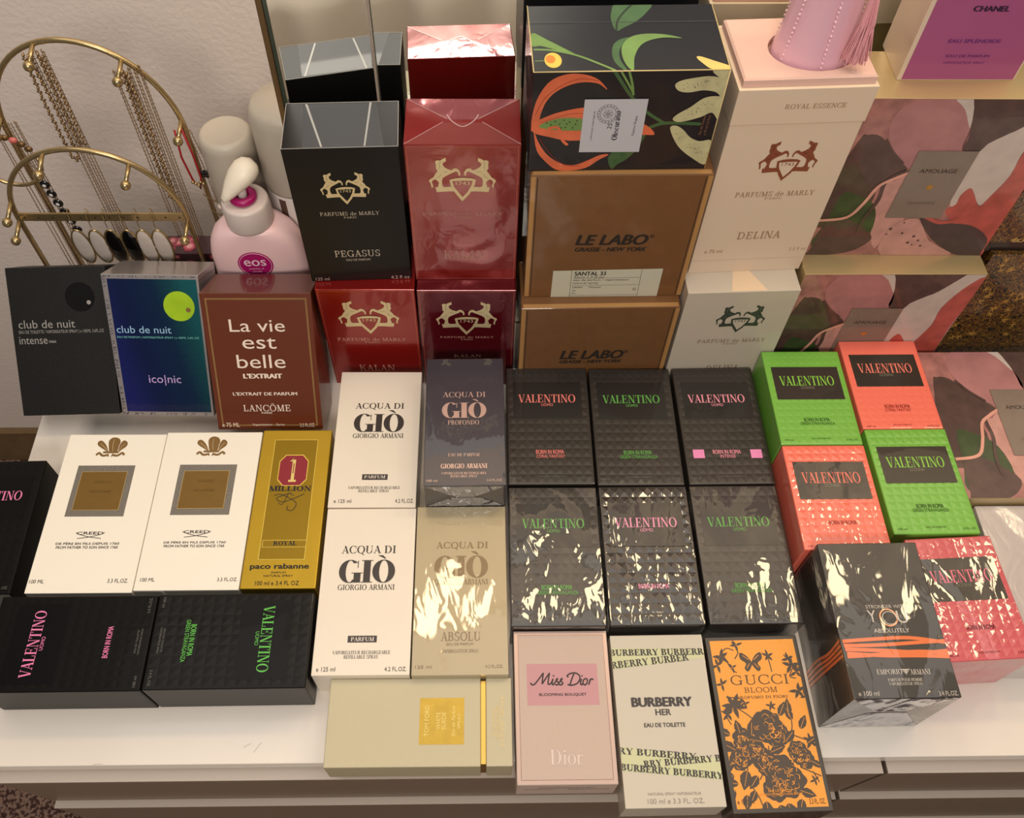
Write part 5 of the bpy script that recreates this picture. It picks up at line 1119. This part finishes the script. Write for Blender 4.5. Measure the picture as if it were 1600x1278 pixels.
bt_('CHANEL', 'heavy', 0, 4.6, ink_p); bt_('EAU SPLENDIDE', 'bold', 2, 3.2, ink_q); bt_('EAU DE PARFUM', 'bold', 4, 2.4, ink_q); bt_('VAPORISATEUR SPRAY', 'thin', 6, 2.0, ink_q)
A.done()

# ------------------------------------------------------------------ white wrapped box at the right edge
carton('white', 'gift_box', 'white box in crumpled clear film, below the flat painted box at the right edge', 'gift box', pm('white_wrapped_card', c(196, 184, 178), .24, coat=1, wrap=(1.3, .8, 95)))

# ------------------------------------------------------------------ the three leaning boxes at the left
W = (.10, 1, 97)
brn = pm('russet_card', c(102, 42, 14), .4, metal=.1, coat=.6, wrap=(.2, 1, 97))
root = carton('lveb', 'perfume_box', 'russet brown box with a thin gold frame leaning back before the lotion bottle', 'perfume box', brn, 'leaning boxes at the left')
x, y, z, w, l, t, yaw, lean = BOX['lveb']; A = face('lveb', 'front', root)
A.border('glitter_frame', pm('glitter_gold', c(158, 120, 72), .5, metal=.4, grain=.0008, gscale=2500), 0, -.5, w * 1000 - 9, t * 1000 - 9, 1.7)
wi = pm('pale_cream_ink', c(236, 216, 200), .5)
A.text('name_lettering', wi, 'La vie', 'thin', -1.54,39.49,52.97,12.67); A.text('name_lettering', wi, 'est', 'thin', -1.26,21.3,32.65,11.35); A.text('name_lettering', wi, 'belle', 'thin', -1.61,2.3,46.96,14.1)
A.text('line_lettering', wi, "L'EXTRAIT", 'heavy', -1.61,-13.02,38.35,5.31); A.text('small_lettering', wi, "L'EXTRAIT DE PARFUM", 'bold', -1.4,-32.27,63.49,3.61); A.text('brand_lettering', wi, 'LANCÔME', 'rom', -1.28,-47.14,46.47,8.98); A.text('small_lettering', wi, 'PARIS', 'bold', -1.72,-53.23,10.49,1.84)
A.text('small_print', wi, 'e 75 ML', 'thin', -39.18,-66.6,17.47,4.74); A.text('small_print', wi, 'Vaporisateur - Spray', 'thin', -1.49,-66.62,32.58,3.05); A.text('small_print', wi, '2.5 FL.OZ.', 'thin', 37.43,-67.15,15.11,4.07)
A.done()
# holographic one: its shifting sheen is painted as a fixed colour ramp
def holo():
    m = pm('holographic_blue_foil', c(20, 50, 120), .3, metal=.55, coat=.6)
    nt = m.node_tree; b = nt.nodes['Principled BSDF']; N = nt.nodes; L = nt.links
    tc = N.new('ShaderNodeTexCoord'); sp = N.new('ShaderNodeSeparateXYZ'); L.new(tc.outputs['Object'], sp.inputs[0])
    mx = N.new('ShaderNodeMath'); mx.operation = 'MULTIPLY_ADD'; mx.inputs[1].default_value = 9.0; mx.inputs[2].default_value = .5; L.new(sp.outputs['X'], mx.inputs[0])
    mz = N.new('ShaderNodeMath'); mz.operation = 'MULTIPLY_ADD'; mz.inputs[1].default_value = 2.2; mz.inputs[2].default_value = -.2; L.new(sp.outputs['Z'], mz.inputs[0])
    ad = N.new('ShaderNodeMath'); L.new(mx.outputs[0], ad.inputs[0]); L.new(mz.outputs[0], ad.inputs[1])
    nz = N.new('ShaderNodeTexNoise'); nz.inputs['Scale'].default_value = 900; nz.inputs['Detail'].default_value = 2; L.new(tc.outputs['Object'], nz.inputs['Vector'])
    a2 = N.new('ShaderNodeMath'); a2.operation = 'MULTIPLY_ADD'; a2.inputs[1].default_value = .22; L.new(nz.outputs['Fac'], a2.inputs[0]); L.new(ad.outputs[0], a2.inputs[2])
    cr = N.new('ShaderNodeValToRGB'); E_ = cr.color_ramp.elements
    E_[0].position = .15; E_[0].color = c(34, 40, 120); E_[1].position = 1.0; E_[1].color = c(26, 104, 110)
    e = E_.new(.4); e.color = c(18, 34, 84); e = E_.new(.72); e.color = c(14, 46, 82); e = E_.new(.9); e.color = c(20, 84, 92)
    L.new(a2.outputs[0], cr.inputs[0]); L.new(cr.outputs[0], b.inputs['Base Color']); return m
sil2 = pm('silver_foil_card', c(176, 168, 166), .3, metal=.55, coat=.6, wrap=(.2, 1, 98))
root = carton('iconic', 'perfume_box', 'iridescent blue box with a lime disc, leaning between two others', 'perfume box', sil2, 'leaning boxes at the left')
x, y, z, w, l, t, yaw, lean = BOX['iconic']; A = face('iconic', 'front', root)
A.rect('iridescent_panel', holo(), 1.6, 0, w * 1000 - 7.5, t * 1000 - 9, 1)
dl = pm('navy_dash_ink', c(34, 30, 60), .5); rk = random.Random(5)
for k in range(22):
    px = rk.uniform(-44, 44); a = rk.uniform(-1.4, 1.4); A.line('dash_pattern', dl, [(px, 72.2 - 1.4), (px + math.sin(a) * 1.5, 72.4)], .5, 1); px = rk.uniform(-44, 44); A.line('dash_pattern', dl, [(px, -72.6), (px + math.sin(a) * 2.5, -70)], .5, 1)
for k in range(44): py = rk.uniform(-71, 71); A.line('dash_pattern', dl, [(-45.4, py), (-42.6, py + rk.uniform(-1.6, 1.6))], .5, 1)
cu, cv, w_, h_ = 25.01,42.49,30.08,30.18
A.disc('lime_disc', pm('lime_holo_foil', c(176, 216, 40), .35, metal=.3, var=.12, vscale=40), cu, cv, w_ / 2, layer=2); 
cu, cv, w_, h_ = 33.54,38.89,5.66,5.89; A.disc('gem', pm('gem_crystal', c(190, 150, 90), .1, metal=.6, coat=1), cu, cv, 2.4, layer=3, n=14)
bi_ = pm('pale_blue_ink', c(150, 190, 220), .4); 
A.text('brand_lettering', bi_, 'club de nuit', 'thin', -12.3,18.32,53.45,7.28); A.text('small_print', pm('aqua_ink', c(120, 200, 190), .4), 'EAU DE PARFUM | VAPORISATEUR SPRAY | e 105ML 3.6FL.OZ', 'thin', 0.66,10.14,80.27,2.59)
A.text('name_lettering', pm('lilac_ink', c(190, 160, 215), .4), 'ico|nic', 'thin', 1.59,-34.64,32.16,11.22)
A.done()
A = face('iconic', 'right', root)
for k in range(7): A.line('dash_pattern', dl, [(-26, 72 - 4 - k * 6), (26, 71 - k * 6 - 4)], .3, 1)
A.done()
blk2 = pm('black_linen_card', c(17, 15, 13), .5, spec=.3, coat=.06, grain=.0002, gscale=1200)
root = carton('cdn', 'perfume_box', 'black box with a glossy dark disc leaning at the far left', 'perfume box', blk2, 'leaning boxes at the left')
A = face('cdn', 'front', root); si = pm('silver_grey_ink', c(170, 164, 158), .35, metal=.3)
cu, cv, w_, h_ = 21.27,44.64,29.01,28.27; A.disc('dark_disc', pm('glossy_black_disc', c(14, 8, 8), .12, coat=1), cu, cv, w_ / 2)
cu, cv, w_, h_ = 29.51,39.13,4.88,4.93; A.disc('gem', pm('clear_gem', c(214, 206, 200), .1, metal=.5, coat=1), cu, cv, 2.1, layer=3, n=14)
A.text('brand_lettering', si, 'club de nuit', 'thin', -14.05,18.51,55.36,8.07); A.text('small_print', si, 'EAU DE TOILETTE / VAPORISATEUR SPRAY | e 105ML 3.6FL.OZ', 'thin', -0.37,10.39,83.49,4.16); A.text('name_lettering', si, 'intense', 'thin', -28.98,2.51,27.55,7.5); A.text('small_print', si, 'MAN', 'bold', -10.34,0.81,6.75,2.5)
A.done()

# ================================================================== bottles
def lathe(name, prof, mat, parent, n=40, cx=0, cy=0): return loft(name, [ring(r_, r_, z_, n, cx, cy) for r_, z_ in prof], mat, parent)
grey_cap = pm('warm_grey_plastic', c(190, 180, 164), .42)
white_pl = pm('white_plastic', c(226, 216, 210), .4)
dark_band = pm('dark_band_plastic', c(52, 38, 38), .4)
t = tag(empty('spray_can', (-.2455, .690, 0)), 'short spray can with warm grey cap behind the lotion pump', 'spray can', 'grey-capped spray cans')
lathe('body', [(.0250, 0), (.0260, .003), (.0260, .135), (.0250, .140)], white_pl, t); lathe('neck_band', [(.0257, .1402), (.0257, .1435)], dark_band, t)
lathe('cap', [(.0261, .1437), (.0267, .146), (.0265, .219), (.0252, .226), (.0212, .2295), (.0196, .2288), (.001, .2286)], grey_cap, t)
t = tag(empty('spray_can', (-.1830, .6885, 0)), 'tall spray can with wide grey cap, half hidden by the black box', 'spray can', 'grey-capped spray cans')
lathe('body', [(.0325, 0), (.0335, .003), (.0335, .170), (.0325, .174)], white_pl, t); 
v, f = [], []
for k in range(7):
    a = R(-122 + k * 2.2); v += [(.0336 * math.cos(a), .0336 * math.sin(a), .01), (.0336 * math.cos(a), .0336 * math.sin(a), .17)]
for k in range(6): f.append((2 * k, 2 * k + 2, 2 * k + 3, 2 * k + 1))
mesh_obj('brown_stripe', v, f, pm('brown_stripe_print', c(96, 70, 60), .5), t)
lathe('cap', [(.0335, .1742), (.0340, .177), (.0338, .252), (.0322, .261), (.028, .266), (.001, .2665)], grey_cap, t, 48)
# lotion pump
BODY = ((.046, .0215, 0), (.0485, .0235, .004), (.0495, .0245, .05), (.0492, .0245, .10), (.0478, .0240, .128), (.0445, .0232, .143), (.039, .0222, .154), (.031, .0212, .1615), (.0235, .0205, .165))
lot = pm('pale_pink_lotion_plastic', c(250, 212, 212), .45, coat=.15)
t = tag(empty('lotion_bottle', (-.2265, .6365, 0), R(2)), 'pale pink lotion pump bottle with magenta collar behind the russet box', 'lotion bottle')
rings = [ring(rx, ry, z_, 56, e=2.5) for rx, ry, z_ in BODY]
loft('body', rings, lot, t)
lathe('screw_collar', [(.0228, .1652), (.0232, .167), (.0226, .190), (.0215, .1925), (.0195, .193), (.001, .193)], pm('ivory_plastic', c(222, 206, 198), .4), t)
mg = pm('magenta_plastic', c(166, 16, 98), .35)
v, f = [], []; pr = [(R(a)) for a in range(-60, 241, 15)]
tube_geo(v, f, [(.0092 * math.cos(a), -.002 + .0092 * math.sin(a), .1975) for a in [R(q) for q in range(0, 360, 15)]], .0042, 10, True)
mesh_obj('lock_ring', v, f, mg, t, True)
pv = pm('pump_white_plastic', c(244, 232, 212), .4)
lathe('pump_stem', [(.0045, .1932), (.0045, .212)], white_pl, t, 20, 0, -.002)
v, f = [], []
# teardrop head: wide rounded back, narrow spout at the front left
sec = [(-.0165, -.0135, .2035, .0028, .003), (-.0135, -.011, .2065, .0052, .0055), (-.009, -.0075, .212, .0085, .009), (-.003, -.003, .218, .0118, .0115), (.004, .002, .2225, .0136, .0125), (.010, .006, .2245, .0128, .0112), (.0148, .0095, .2245, .009, .0075), (.0172, .011, .224, .0025, .002)]
d_ = Vector((.0475, .0345, 0)).normalized(); s_ = Vector((-d_.y, d_.x, 0))
loft('pump_head', [[Vector((x_, y_ , z_)) + s_ * (rw * math.cos(a)) + Vector((0, 0, rh * math.sin(a))) for a in [2 * math.pi * k / 24 for k in range(24)]] for x_, y_, z_, rw, rh in sec], pv, t)
# round magenta badge on the curved front
def on_front(u, v_, lift):
    for (rx0, ry0, z0_), (rx1, ry1, z1_) in zip(BODY, BODY[1:]):
        if z0_ <= v_ <= z1_: break
    q = min(max((v_ - z0_) / (z1_ - z0_), 0), 1); rx, ry = rx0 + (rx1 - rx0) * q, ry0 + (ry1 - ry0) * q
    k = min(abs(u) / rx, .98); yy = -ry * (1 - k ** 2.5) ** (1 / 2.5); return (u, yy - lift, v_)
def badge(name, rx, rz, lift, mat, cz, ellipse=True):
    vv, ff = [], []; vv.append(on_front(-.001, cz, lift))
    rings_ = 6; n = 40
    for i in range(1, rings_ + 1):
        for k in range(n):
            a = 2 * math.pi * k / n; vv.append(on_front(-.001 + rx * i / rings_ * math.cos(a), cz + rz * i / rings_ * math.sin(a), lift))
    for k in range(n): ff.append((0, 1 + k, 1 + (k + 1) % n))
    for i in range(rings_ - 1):
        for k in range(n): ff.append((1 + i * n + k, 1 + (i + 1) * n + k, 1 + (i + 1) * n + (k + 1) % n, 1 + i * n + (k + 1) % n))
    return mesh_obj(name, vv, ff, mat, t)
mgl = pm('magenta_print', c(176, 20, 104), .4); wpr = pm('pale_pink_print2', c(246, 214, 226), .4)
BZ = .126
badge('badge', .0175, .0175, .0003, mgl, BZ)
v, f = [], []
tube_geo(v, f, [on_front(-.001 + .0158 * math.cos(R(a)), BZ + .0158 * math.sin(R(a)), .0004) for a in range(0, 360, 10)], .00025, 6, True); mesh_obj('badge_ring', v, f, wpr, t)
def curved_text(name, txt, sty, cu, cz, w_, h_, mat):
    P = STY[sty](txt); xs = [q[0] for p in P for q in p]; ys = [q[1] for p in P for q in p]; x0, x1, y0, y1 = min(xs), max(xs), min(ys), max(ys); vv, ff = [], []
    for p in P:
        b = len(vv); vv.extend(on_front(cu + ((q[0] - x0) / (x1 - x0) - .5) * w_, cz + ((q[1] - y0) / (y1 - y0) - .5) * h_, .0006) for q in p); ff.append(tuple(range(b, b + len(p))))
    mesh_obj(name, vv, ff, mat, t)
curved_text('badge_lettering', 'eos', 'wide', -.001, BZ + .003, .022, .0085, wpr); curved_text('badge_lettering', 'evolution of', 'thin', -.001, BZ - .005, .015, .002, wpr); curved_text('badge_lettering', 'smooth', 'thin', -.001, BZ - .009, .009, .002, wpr)

# small floral box behind the leaning ones
fl_m = pm('dark_plum_card', c(58, 24, 34), .4, coat=.5)
root = box_obj('floral_box', -.034, .032, -.013, .013, 0, .099, fl_m); root.location = (-.3060, .6660, 0); tag(root, 'small dark box with pink rose print peeking over the iridescent box', 'gift box')
A = Art(root, frame('front', .066, .026, .099)); At = Art(root, frame('top', .066, .026, .099)); rp = random.Random(2)
pk1, pk2, pk3 = pm('rose_print', c(196, 92, 110), .5, coat=.4), pm('pale_rose_print', c(226, 160, 160), .5, coat=.4), pm('deep_rose_print', c(150, 40, 66), .5, coat=.4)
for AA, yy in ((A, (10, 46)), (At, (-9, 9))):
    for k in range(9):
        px, py = rp.uniform(-26, 24), rp.uniform(*yy); rr = rp.uniform(4, 8)
        for q, mm in ((1, pk3), (.75, pk1), (.42, pk2)):
            AA.poly('rose_print', mm, [(max(-33, min(31, px + rr * q * math.cos(R(a)) * rp.uniform(.8, 1.1))), max(-12 if AA is At else -49, min(12 if AA is At else 48, py + rr * q * math.sin(R(a)) * rp.uniform(.8, 1.1)))) for a in range(0, 360, 40)], 1 + k * .12 + (1 - q))
    AA.done()

# ================================================================== jewellery stand
gold = pm('brushed_gold_metal', c(186, 162, 116), .24, metal=.8)
chain_m = pm('gold_chain', c(160, 132, 96), .34, metal=.7)
ST = tag(empty('jewelry_stand', (-.335, .668, 0)), 'gold wire jewelry stand with two arches and ball pegs', 'jewelry stand')
ox, oy = -.335, .668
def loc(p): return (p[0] - ox, p[1] - oy, p[2])
YB, YF = .694, .648          # planes of the tall and the low arch
def arch(yv, xl, xr, z0, z1, n=32):
    cxm, hw = (xl + xr) / 2, (xr - xl) / 2
    return [(cxm - hw * math.cos(math.pi * k / n), yv, z0 + (z1 - z0) * math.sin(math.pi * k / n)) for k in range(n + 1)]
BL_, BR_, BZ0, BZ1 = -.4530, -.2830, .2250, .3234
FL_, FR_, FZ0, FZ1 = -.4600, -.2930, .1575, .2427
tall = [(BL_, YB, .010)] + arch(YB, BL_, BR_, BZ0, BZ1) + [(BR_, YB, .010)]
tube('tall_arch', [loc(p) for p in tall], .0026, gold, ST, 10)
low = [(FL_, YF, .010)] + arch(YF, FL_, FR_, FZ0, FZ1) + [(FR_, YF, .010)]
tube('low_arch', [loc(p) for p in low], .0026, gold, ST, 10)
for yy_, xa, xb_ in ((YF, FL_, FR_), (YB, BL_, BR_)): tube('base_rail', [loc((xa - .003, yy_, .005)), loc((xb_ + .003, yy_, .005))], .005, gold, ST, 10)
for xx in (FL_, BR_): tube('base_rail', [loc((xx, YF, .005)), loc((xx, YB, .005))], .004, gold, ST, 10)
box_obj('earring_bar', FL_ - .001 - ox, FR_ + .001 - ox, YF - .0012 - oy, YF + .0012 - oy, FZ0 - .005, FZ0 + .005, gold, ST, .0005)
hole = pm('dark_hole', c(60, 44, 24), .6)
for k in range(12):
    v, f = [], []; xx = FL_ + (FR_ - FL_) * (k + .5) / 12
    v = [loc((xx + .0011 * math.cos(2 * math.pi * q / 10), YF - .0014, FZ0 + .0011 * math.sin(2 * math.pi * q / 10))) for q in range(10)]; mesh_obj('bar_hole', v, [tuple(range(10))], hole, ST)
def peg(x_, y_, z_):
    """Short peg towards the viewer with a ball end; returns the hanging point."""
    v, f = [], []; a, b = Vector((x_, y_, z_)), Vector((x_ - .002, y_ - .020, z_ - .009))
    tube_geo(v, f, [loc(a), loc(b)], .0022, 8); sphere_geo(v, f, loc(b), .0048, 14, 10); mesh_obj('ball_peg', v, f, gold, ST, True)
    return a.lerp(b, .55)
def on_arch(yv, xl, xr, z0, z1, fr): 
    a = math.pi * fr; return ((xl + xr) / 2 - (xr - xl) / 2 * math.cos(a), yv, z0 + (z1 - z0) * math.sin(a))
pb = {k: peg(*on_arch(YB, BL_, BR_, BZ0, BZ1, fr)) for k, fr in (('l', .06), ('c', .42), ('r', .70), ('e', .955))}
pf_ = {k: peg(*on_arch(YF, FL_, FR_, FZ0, FZ1, fr)) for k, fr in (('l', .08), ('c', .40), ('r', .70))}
for xx in (FL_, FR_): peg(xx, YF, FZ0 - .004)

def chain(name, pts, r, step, label, cat='necklace', group=None, mat=chain_m, parent=None, flat=.55):
    """Links strung along a 3-D path."""
    P = [Vector(p) for p in pts]; v, f = [], []; carry = 0.0; k = 0
    for a, b in zip(P, P[1:]):
        L_ = (b - a).length; d = (b - a).normalized() if L_ > 0 else Vector((0, 0, 1)); s_ = carry
        side = d.cross(Vector((0, 1, 0)));  side = side.normalized() if side.length > 1e-4 else Vector((1, 0, 0)); nn = d.cross(side)
        while s_ < L_:
            p = a + d * s_; q1, q2 = (r, r * flat) if k % 2 else (r * flat, r); b0 = len(v)
            v += [p + d * (step * .62), p + side * q1, p + nn * q2, p - side * q1, p - nn * q2, p - d * (step * .62)]
            f += [(b0, b0 + 1, b0 + 2), (b0, b0 + 2, b0 + 3), (b0, b0 + 3, b0 + 4), (b0, b0 + 4, b0 + 1), (b0 + 5, b0 + 2, b0 + 1), (b0 + 5, b0 + 3, b0 + 2), (b0 + 5, b0 + 4, b0 + 3), (b0 + 5, b0 + 1, b0 + 4)]
            s_ += step; k += 1
        carry = s_ - L_
    o = mesh_obj(name, v, f, mat, parent, True)
    if label: tag(o, label, cat, group)
    return o
def strand(p, dx, drop, w_, sag=0.0, dy=0.0):
    """Necklace loop over a peg: down one side, round, up the other."""
    x0, y0, z0 = p; lo = z0 - drop
    L_ = [(x0 + dx - w_ * .25, y0 + dy, z0 + .002), (x0 + dx - w_ * .5, y0 + dy, z0 - drop * .45), (x0 + dx - w_ * .42, y0 + dy, lo + w_ * .6), (x0 + dx, y0 + dy, lo), (x0 + dx + w_ * .42, y0 + dy, lo + w_ * .6), (x0 + dx + w_ * .5, y0 + dy, z0 - drop * .45), (x0 + dx + w_ * .25, y0 + dy, z0 + .002)]
    return L_
GN = 'gold chain necklaces on the stand'
def neck(pk_, dx, drop, w_, r, step, label, dy=0.0): return chain('necklace', strand(pk_, dx, drop, w_, dy=dy), r, step, label, 'necklace', GN)
l1 = 'fine gold chain necklace hanging from the leftmost peg of the tall arch'
for k, (dx, drp, w_, dy) in enumerate(((-.003, .225, .004, -.0012), (.004, .235, .004, .0012), (.010, .215, .005, .0036), (.0145, .23, .003, .0056))): neck(pb['l'], dx, drp, w_, .0011, .0021, l1, dy)
l2 = 'fine gold chain necklace hanging from the top peg of the tall arch'
for k, (dx, drp, w_, dy) in enumerate(((.0005, .27, .0034, .0016), (.0045, .265, .003, .0036), (.009, .255, .003, .0056))): neck(pb['c'], dx, drp, w_, .0012, .0022, l2, dy)
neck(pb['c'], -.003, .115, .0080, .0030, .0042, 'short chunky gold chain hanging from the top peg of the tall arch', -.002)
neck(pb['c'], .0085, .105, .0055, .0028, .0038, 'short twisted gold chain beside the chunky one on the top peg', -.0005)
l3 = 'fine gold chain necklace hanging from the right peg of the tall arch'
for k, (dx, drp, w_, dy) in enumerate(((-.004, .25, .003, -.0016), (.003, .245, .003, .0008), (.008, .25, .003, .0026), (.012, .24, .003, .0042), (.016, .25, .0026, .006))): neck(pb['r'], dx, drp, w_, .0012, .0022, l3, dy)
neck(pb['r'], .0055, .15, .0065, .0032, .0040, 'thick gold rope chain hanging from the right peg of the tall arch', -.0032)
# things on the outer right peg
redm = pm('red_cord', c(160, 24, 30), .6)
e = pb['e']
rs_ = tag(tube('cord_bracelet', [(e.x - .004, e.y - .001, e.z + .002), (e.x - .006, e.y - .002, e.z - .03), (e.x - .003, e.y - .002, e.z - .058), (e.x + .002, e.y - .002, e.z - .07), (e.x + .006, e.y - .002, e.z - .055), (e.x + .006, e.y - .002, e.z - .03), (e.x + .003, e.y - .001, e.z + .003)], .0011, redm, None, 8), 'red cord bracelet with small charms on the outer right peg', 'bracelet')
v, f = [], []
for k in range(5): sphere_geo(v, f, (e.x - .003 + .0025 * k, e.y - .0035, e.z - .060 - .002 * (k % 3)), .0018, 8, 6)
mesh_obj('charm', v, f, gold, rs_, True)
cb = chain('bracelet', [(e.x + .006, e.y + .003, e.z), (e.x + .010, e.y + .003, e.z - .04), (e.x + .012, e.y + .003, e.z - .09), (e.x + .016, e.y + .003, e.z - .115), (e.x + .018, e.y + .003, e.z - .09), (e.x + .014, e.y + .003, e.z - .04), (e.x + .009, e.y + .003, e.z)], .0011, .002, 'gold bracelet with a black clover on the outer right peg', 'bracelet')
v, f = [], []
for a in (45, 135, 225, 315): sphere_geo(v, f, (e.x + .010 + .003 * math.cos(R(a)), e.y - .0005, e.z - .052 + .003 * math.sin(R(a))), .0031, 10, 6, 1, .4, 1)
mesh_obj('clover', v, f, pm('black_onyx', c(16, 14, 14), .2, coat=.6), cb, True)
pc = chain('bracelet', [(e.x + .004, e.y - .005, e.z - .075), (e.x + .014, e.y - .005, e.z - .085), (e.x + .022, e.y - .005, e.z - .078), (e.x + .024, e.y - .005, e.z - .095), (e.x + .014, e.y - .005, e.z - .104), (e.x + .006, e.y - .005, e.z - .096)], .0016, .0026, 'gold charm bracelet with a pearl below the red cord', 'bracelet')
v, f = [], []; sphere_geo(v, f, (e.x + .018, e.y - .0075, e.z - .089), .0032, 14, 10); mesh_obj('pearl', v, f, pm('pearl', c(226, 210, 196), .25, coat=.5), pc, True)
v, f = [], []; sphere_geo(v, f, (e.x + .024, e.y - .006, e.z - .078), .0042, 12, 8, 1, .4, 1.3); mesh_obj('charm', v, f, gold, pc, True)
# evil-eye bracelet at the left, hanging in front of the tall arch leg
xe, ye, ze = pb['l'].x + .012, pb['l'].y - .004, pb['l'].z - .018
eb = chain('bracelet', [(xe, ye, ze), (xe + .004, ye, ze - .035), (xe + .010, ye, ze - .08), (xe + .014, ye, ze - .115)], .0013, .0024, 'gold bracelet with black eye beads on the left side', 'bracelet')
for k in range(6):
    p = Vector((xe + .0055 + .0017 * k, ye - .0015, ze - .048 - .0125 * k)); v, f = [], []; sphere_geo(v, f, p, .0052, 14, 8, 1, .45, 1); b_ = mesh_obj('eye_bead', v, f, pm('black_enamel', c(14, 12, 14), .2, coat=.7), eb, True)
    v, f = [], []; sphere_geo(v, f, p + Vector((0, -.002, 0)), .0021, 10, 6, 1, .4, 1); mesh_obj('white_pupil', v, f, pm('white_enamel', c(224, 220, 220), .3), b_, True)
# bangle with pink beads at the left edge
cx_, cz_ = pb['l'].x - .004, pb['l'].z - .022
yb = pb['l'].y - .008
bg = tag(tube('bangle', [(cx_ + .030 * math.cos(R(a)), yb, cz_ - .012 + .030 * math.sin(R(a))) for a in range(180, 380, 10)], .002, gold, None, 8), 'gold bangle with pink beads at the left edge of the stand', 'bracelet')
for k, a in enumerate(range(30, 172, 14)):
    v, f = [], []; sphere_geo(v, f, (cx_ + .030 * math.cos(R(a)), yb, cz_ - .012 + .030 * math.sin(R(a))), .0042, 10, 6, 1, .6, .75); mesh_obj('bead', v, f, pm('coral_pink_bead', c(214, 110, 104), .3) if k in (2, 6) else pm('bronze_bead', c(120, 92, 54), .35, metal=.6), bg, True)

# drop earrings hooked on the bar
white_s, black_s = pm('mother_of_pearl', c(206, 194, 184), .25, coat=.6, var=.06, vscale=120), pm('black_stone', c(12, 11, 12), .12, coat=.8)
ear_lab = ['white oval drop earring, first from the left on the bar', 'white oval drop earring, second from the left on the bar', 'black oval drop earring, left of the black pair', 'black oval drop earring, right of the black pair', 'white oval drop earring, next to the black pair', 'white oval drop earring, nearest the right end of the bar']
for k, (fr, ms) in enumerate(((.315, white_s), (.42, white_s), (.515, black_s), (.615, black_s), (.705, white_s), (.80, white_s))):
    xx = FL_ + (FR_ - FL_) * fr; er = tag(empty('drop_earring', (xx, YF - .004, FZ0 - .004)), ear_lab[k], 'earring', 'oval drop earrings on the bar')
    tube('hook', [(0, .001, 0), (0, .0055, .006), (0, .006, .012), (0, .0035, .0155), (0, .0005, .012), (0, -.001, .003), (0, -.001, -.006)], .0004, gold, er, 6)
    tz = -.033; hw, hh = .0088, .0235
    v, f = [], []; tube_geo(v, f, [(hw * math.cos(R(a)), -.001, tz + hh * math.sin(R(a))) for a in range(0, 360, 12)], .0011, 8, True); mesh_obj('rim', v, f, gold, er, True)
    v, f = [], []; sphere_geo(v, f, (0, -.001, tz), 1.0, 24, 8, hw - .0004, .0022, hh - .0004); mesh_obj('stone', v, f, ms, er, True)

# bits of wear and lettering left on the dresser top
v, f = [], []
for (x0, y0, x1, y1) in ((-.196, .1715, -.190, .180), (-.205, .176, -.199, .179), (-.330, .1632, -.322, .1636)):
    b = len(v); dx, dy = x1 - x0, y1 - y0; L_ = math.hypot(dx, dy); nx_, ny_ = -dy / L_ * .0002, dx / L_ * .0002
    v += [(x0 - .12 + nx_, y0 - .43 + ny_, -FLOOR_Z + .0002), (x0 - .12 - nx_, y0 - .43 - ny_, -FLOOR_Z + .0002), (x1 - .12 - nx_, y1 - .43 - ny_, -FLOOR_Z + .0002), (x1 - .12 + nx_, y1 - .43 + ny_, -FLOOR_Z + .0002)]; f.append((b, b + 3, b + 2, b + 1) if 0 else (b, b + 1, b + 2, b + 3))
mesh_obj('scratch', v, f, pm('scratch_grey', c(184, 172, 156), .6), dr)
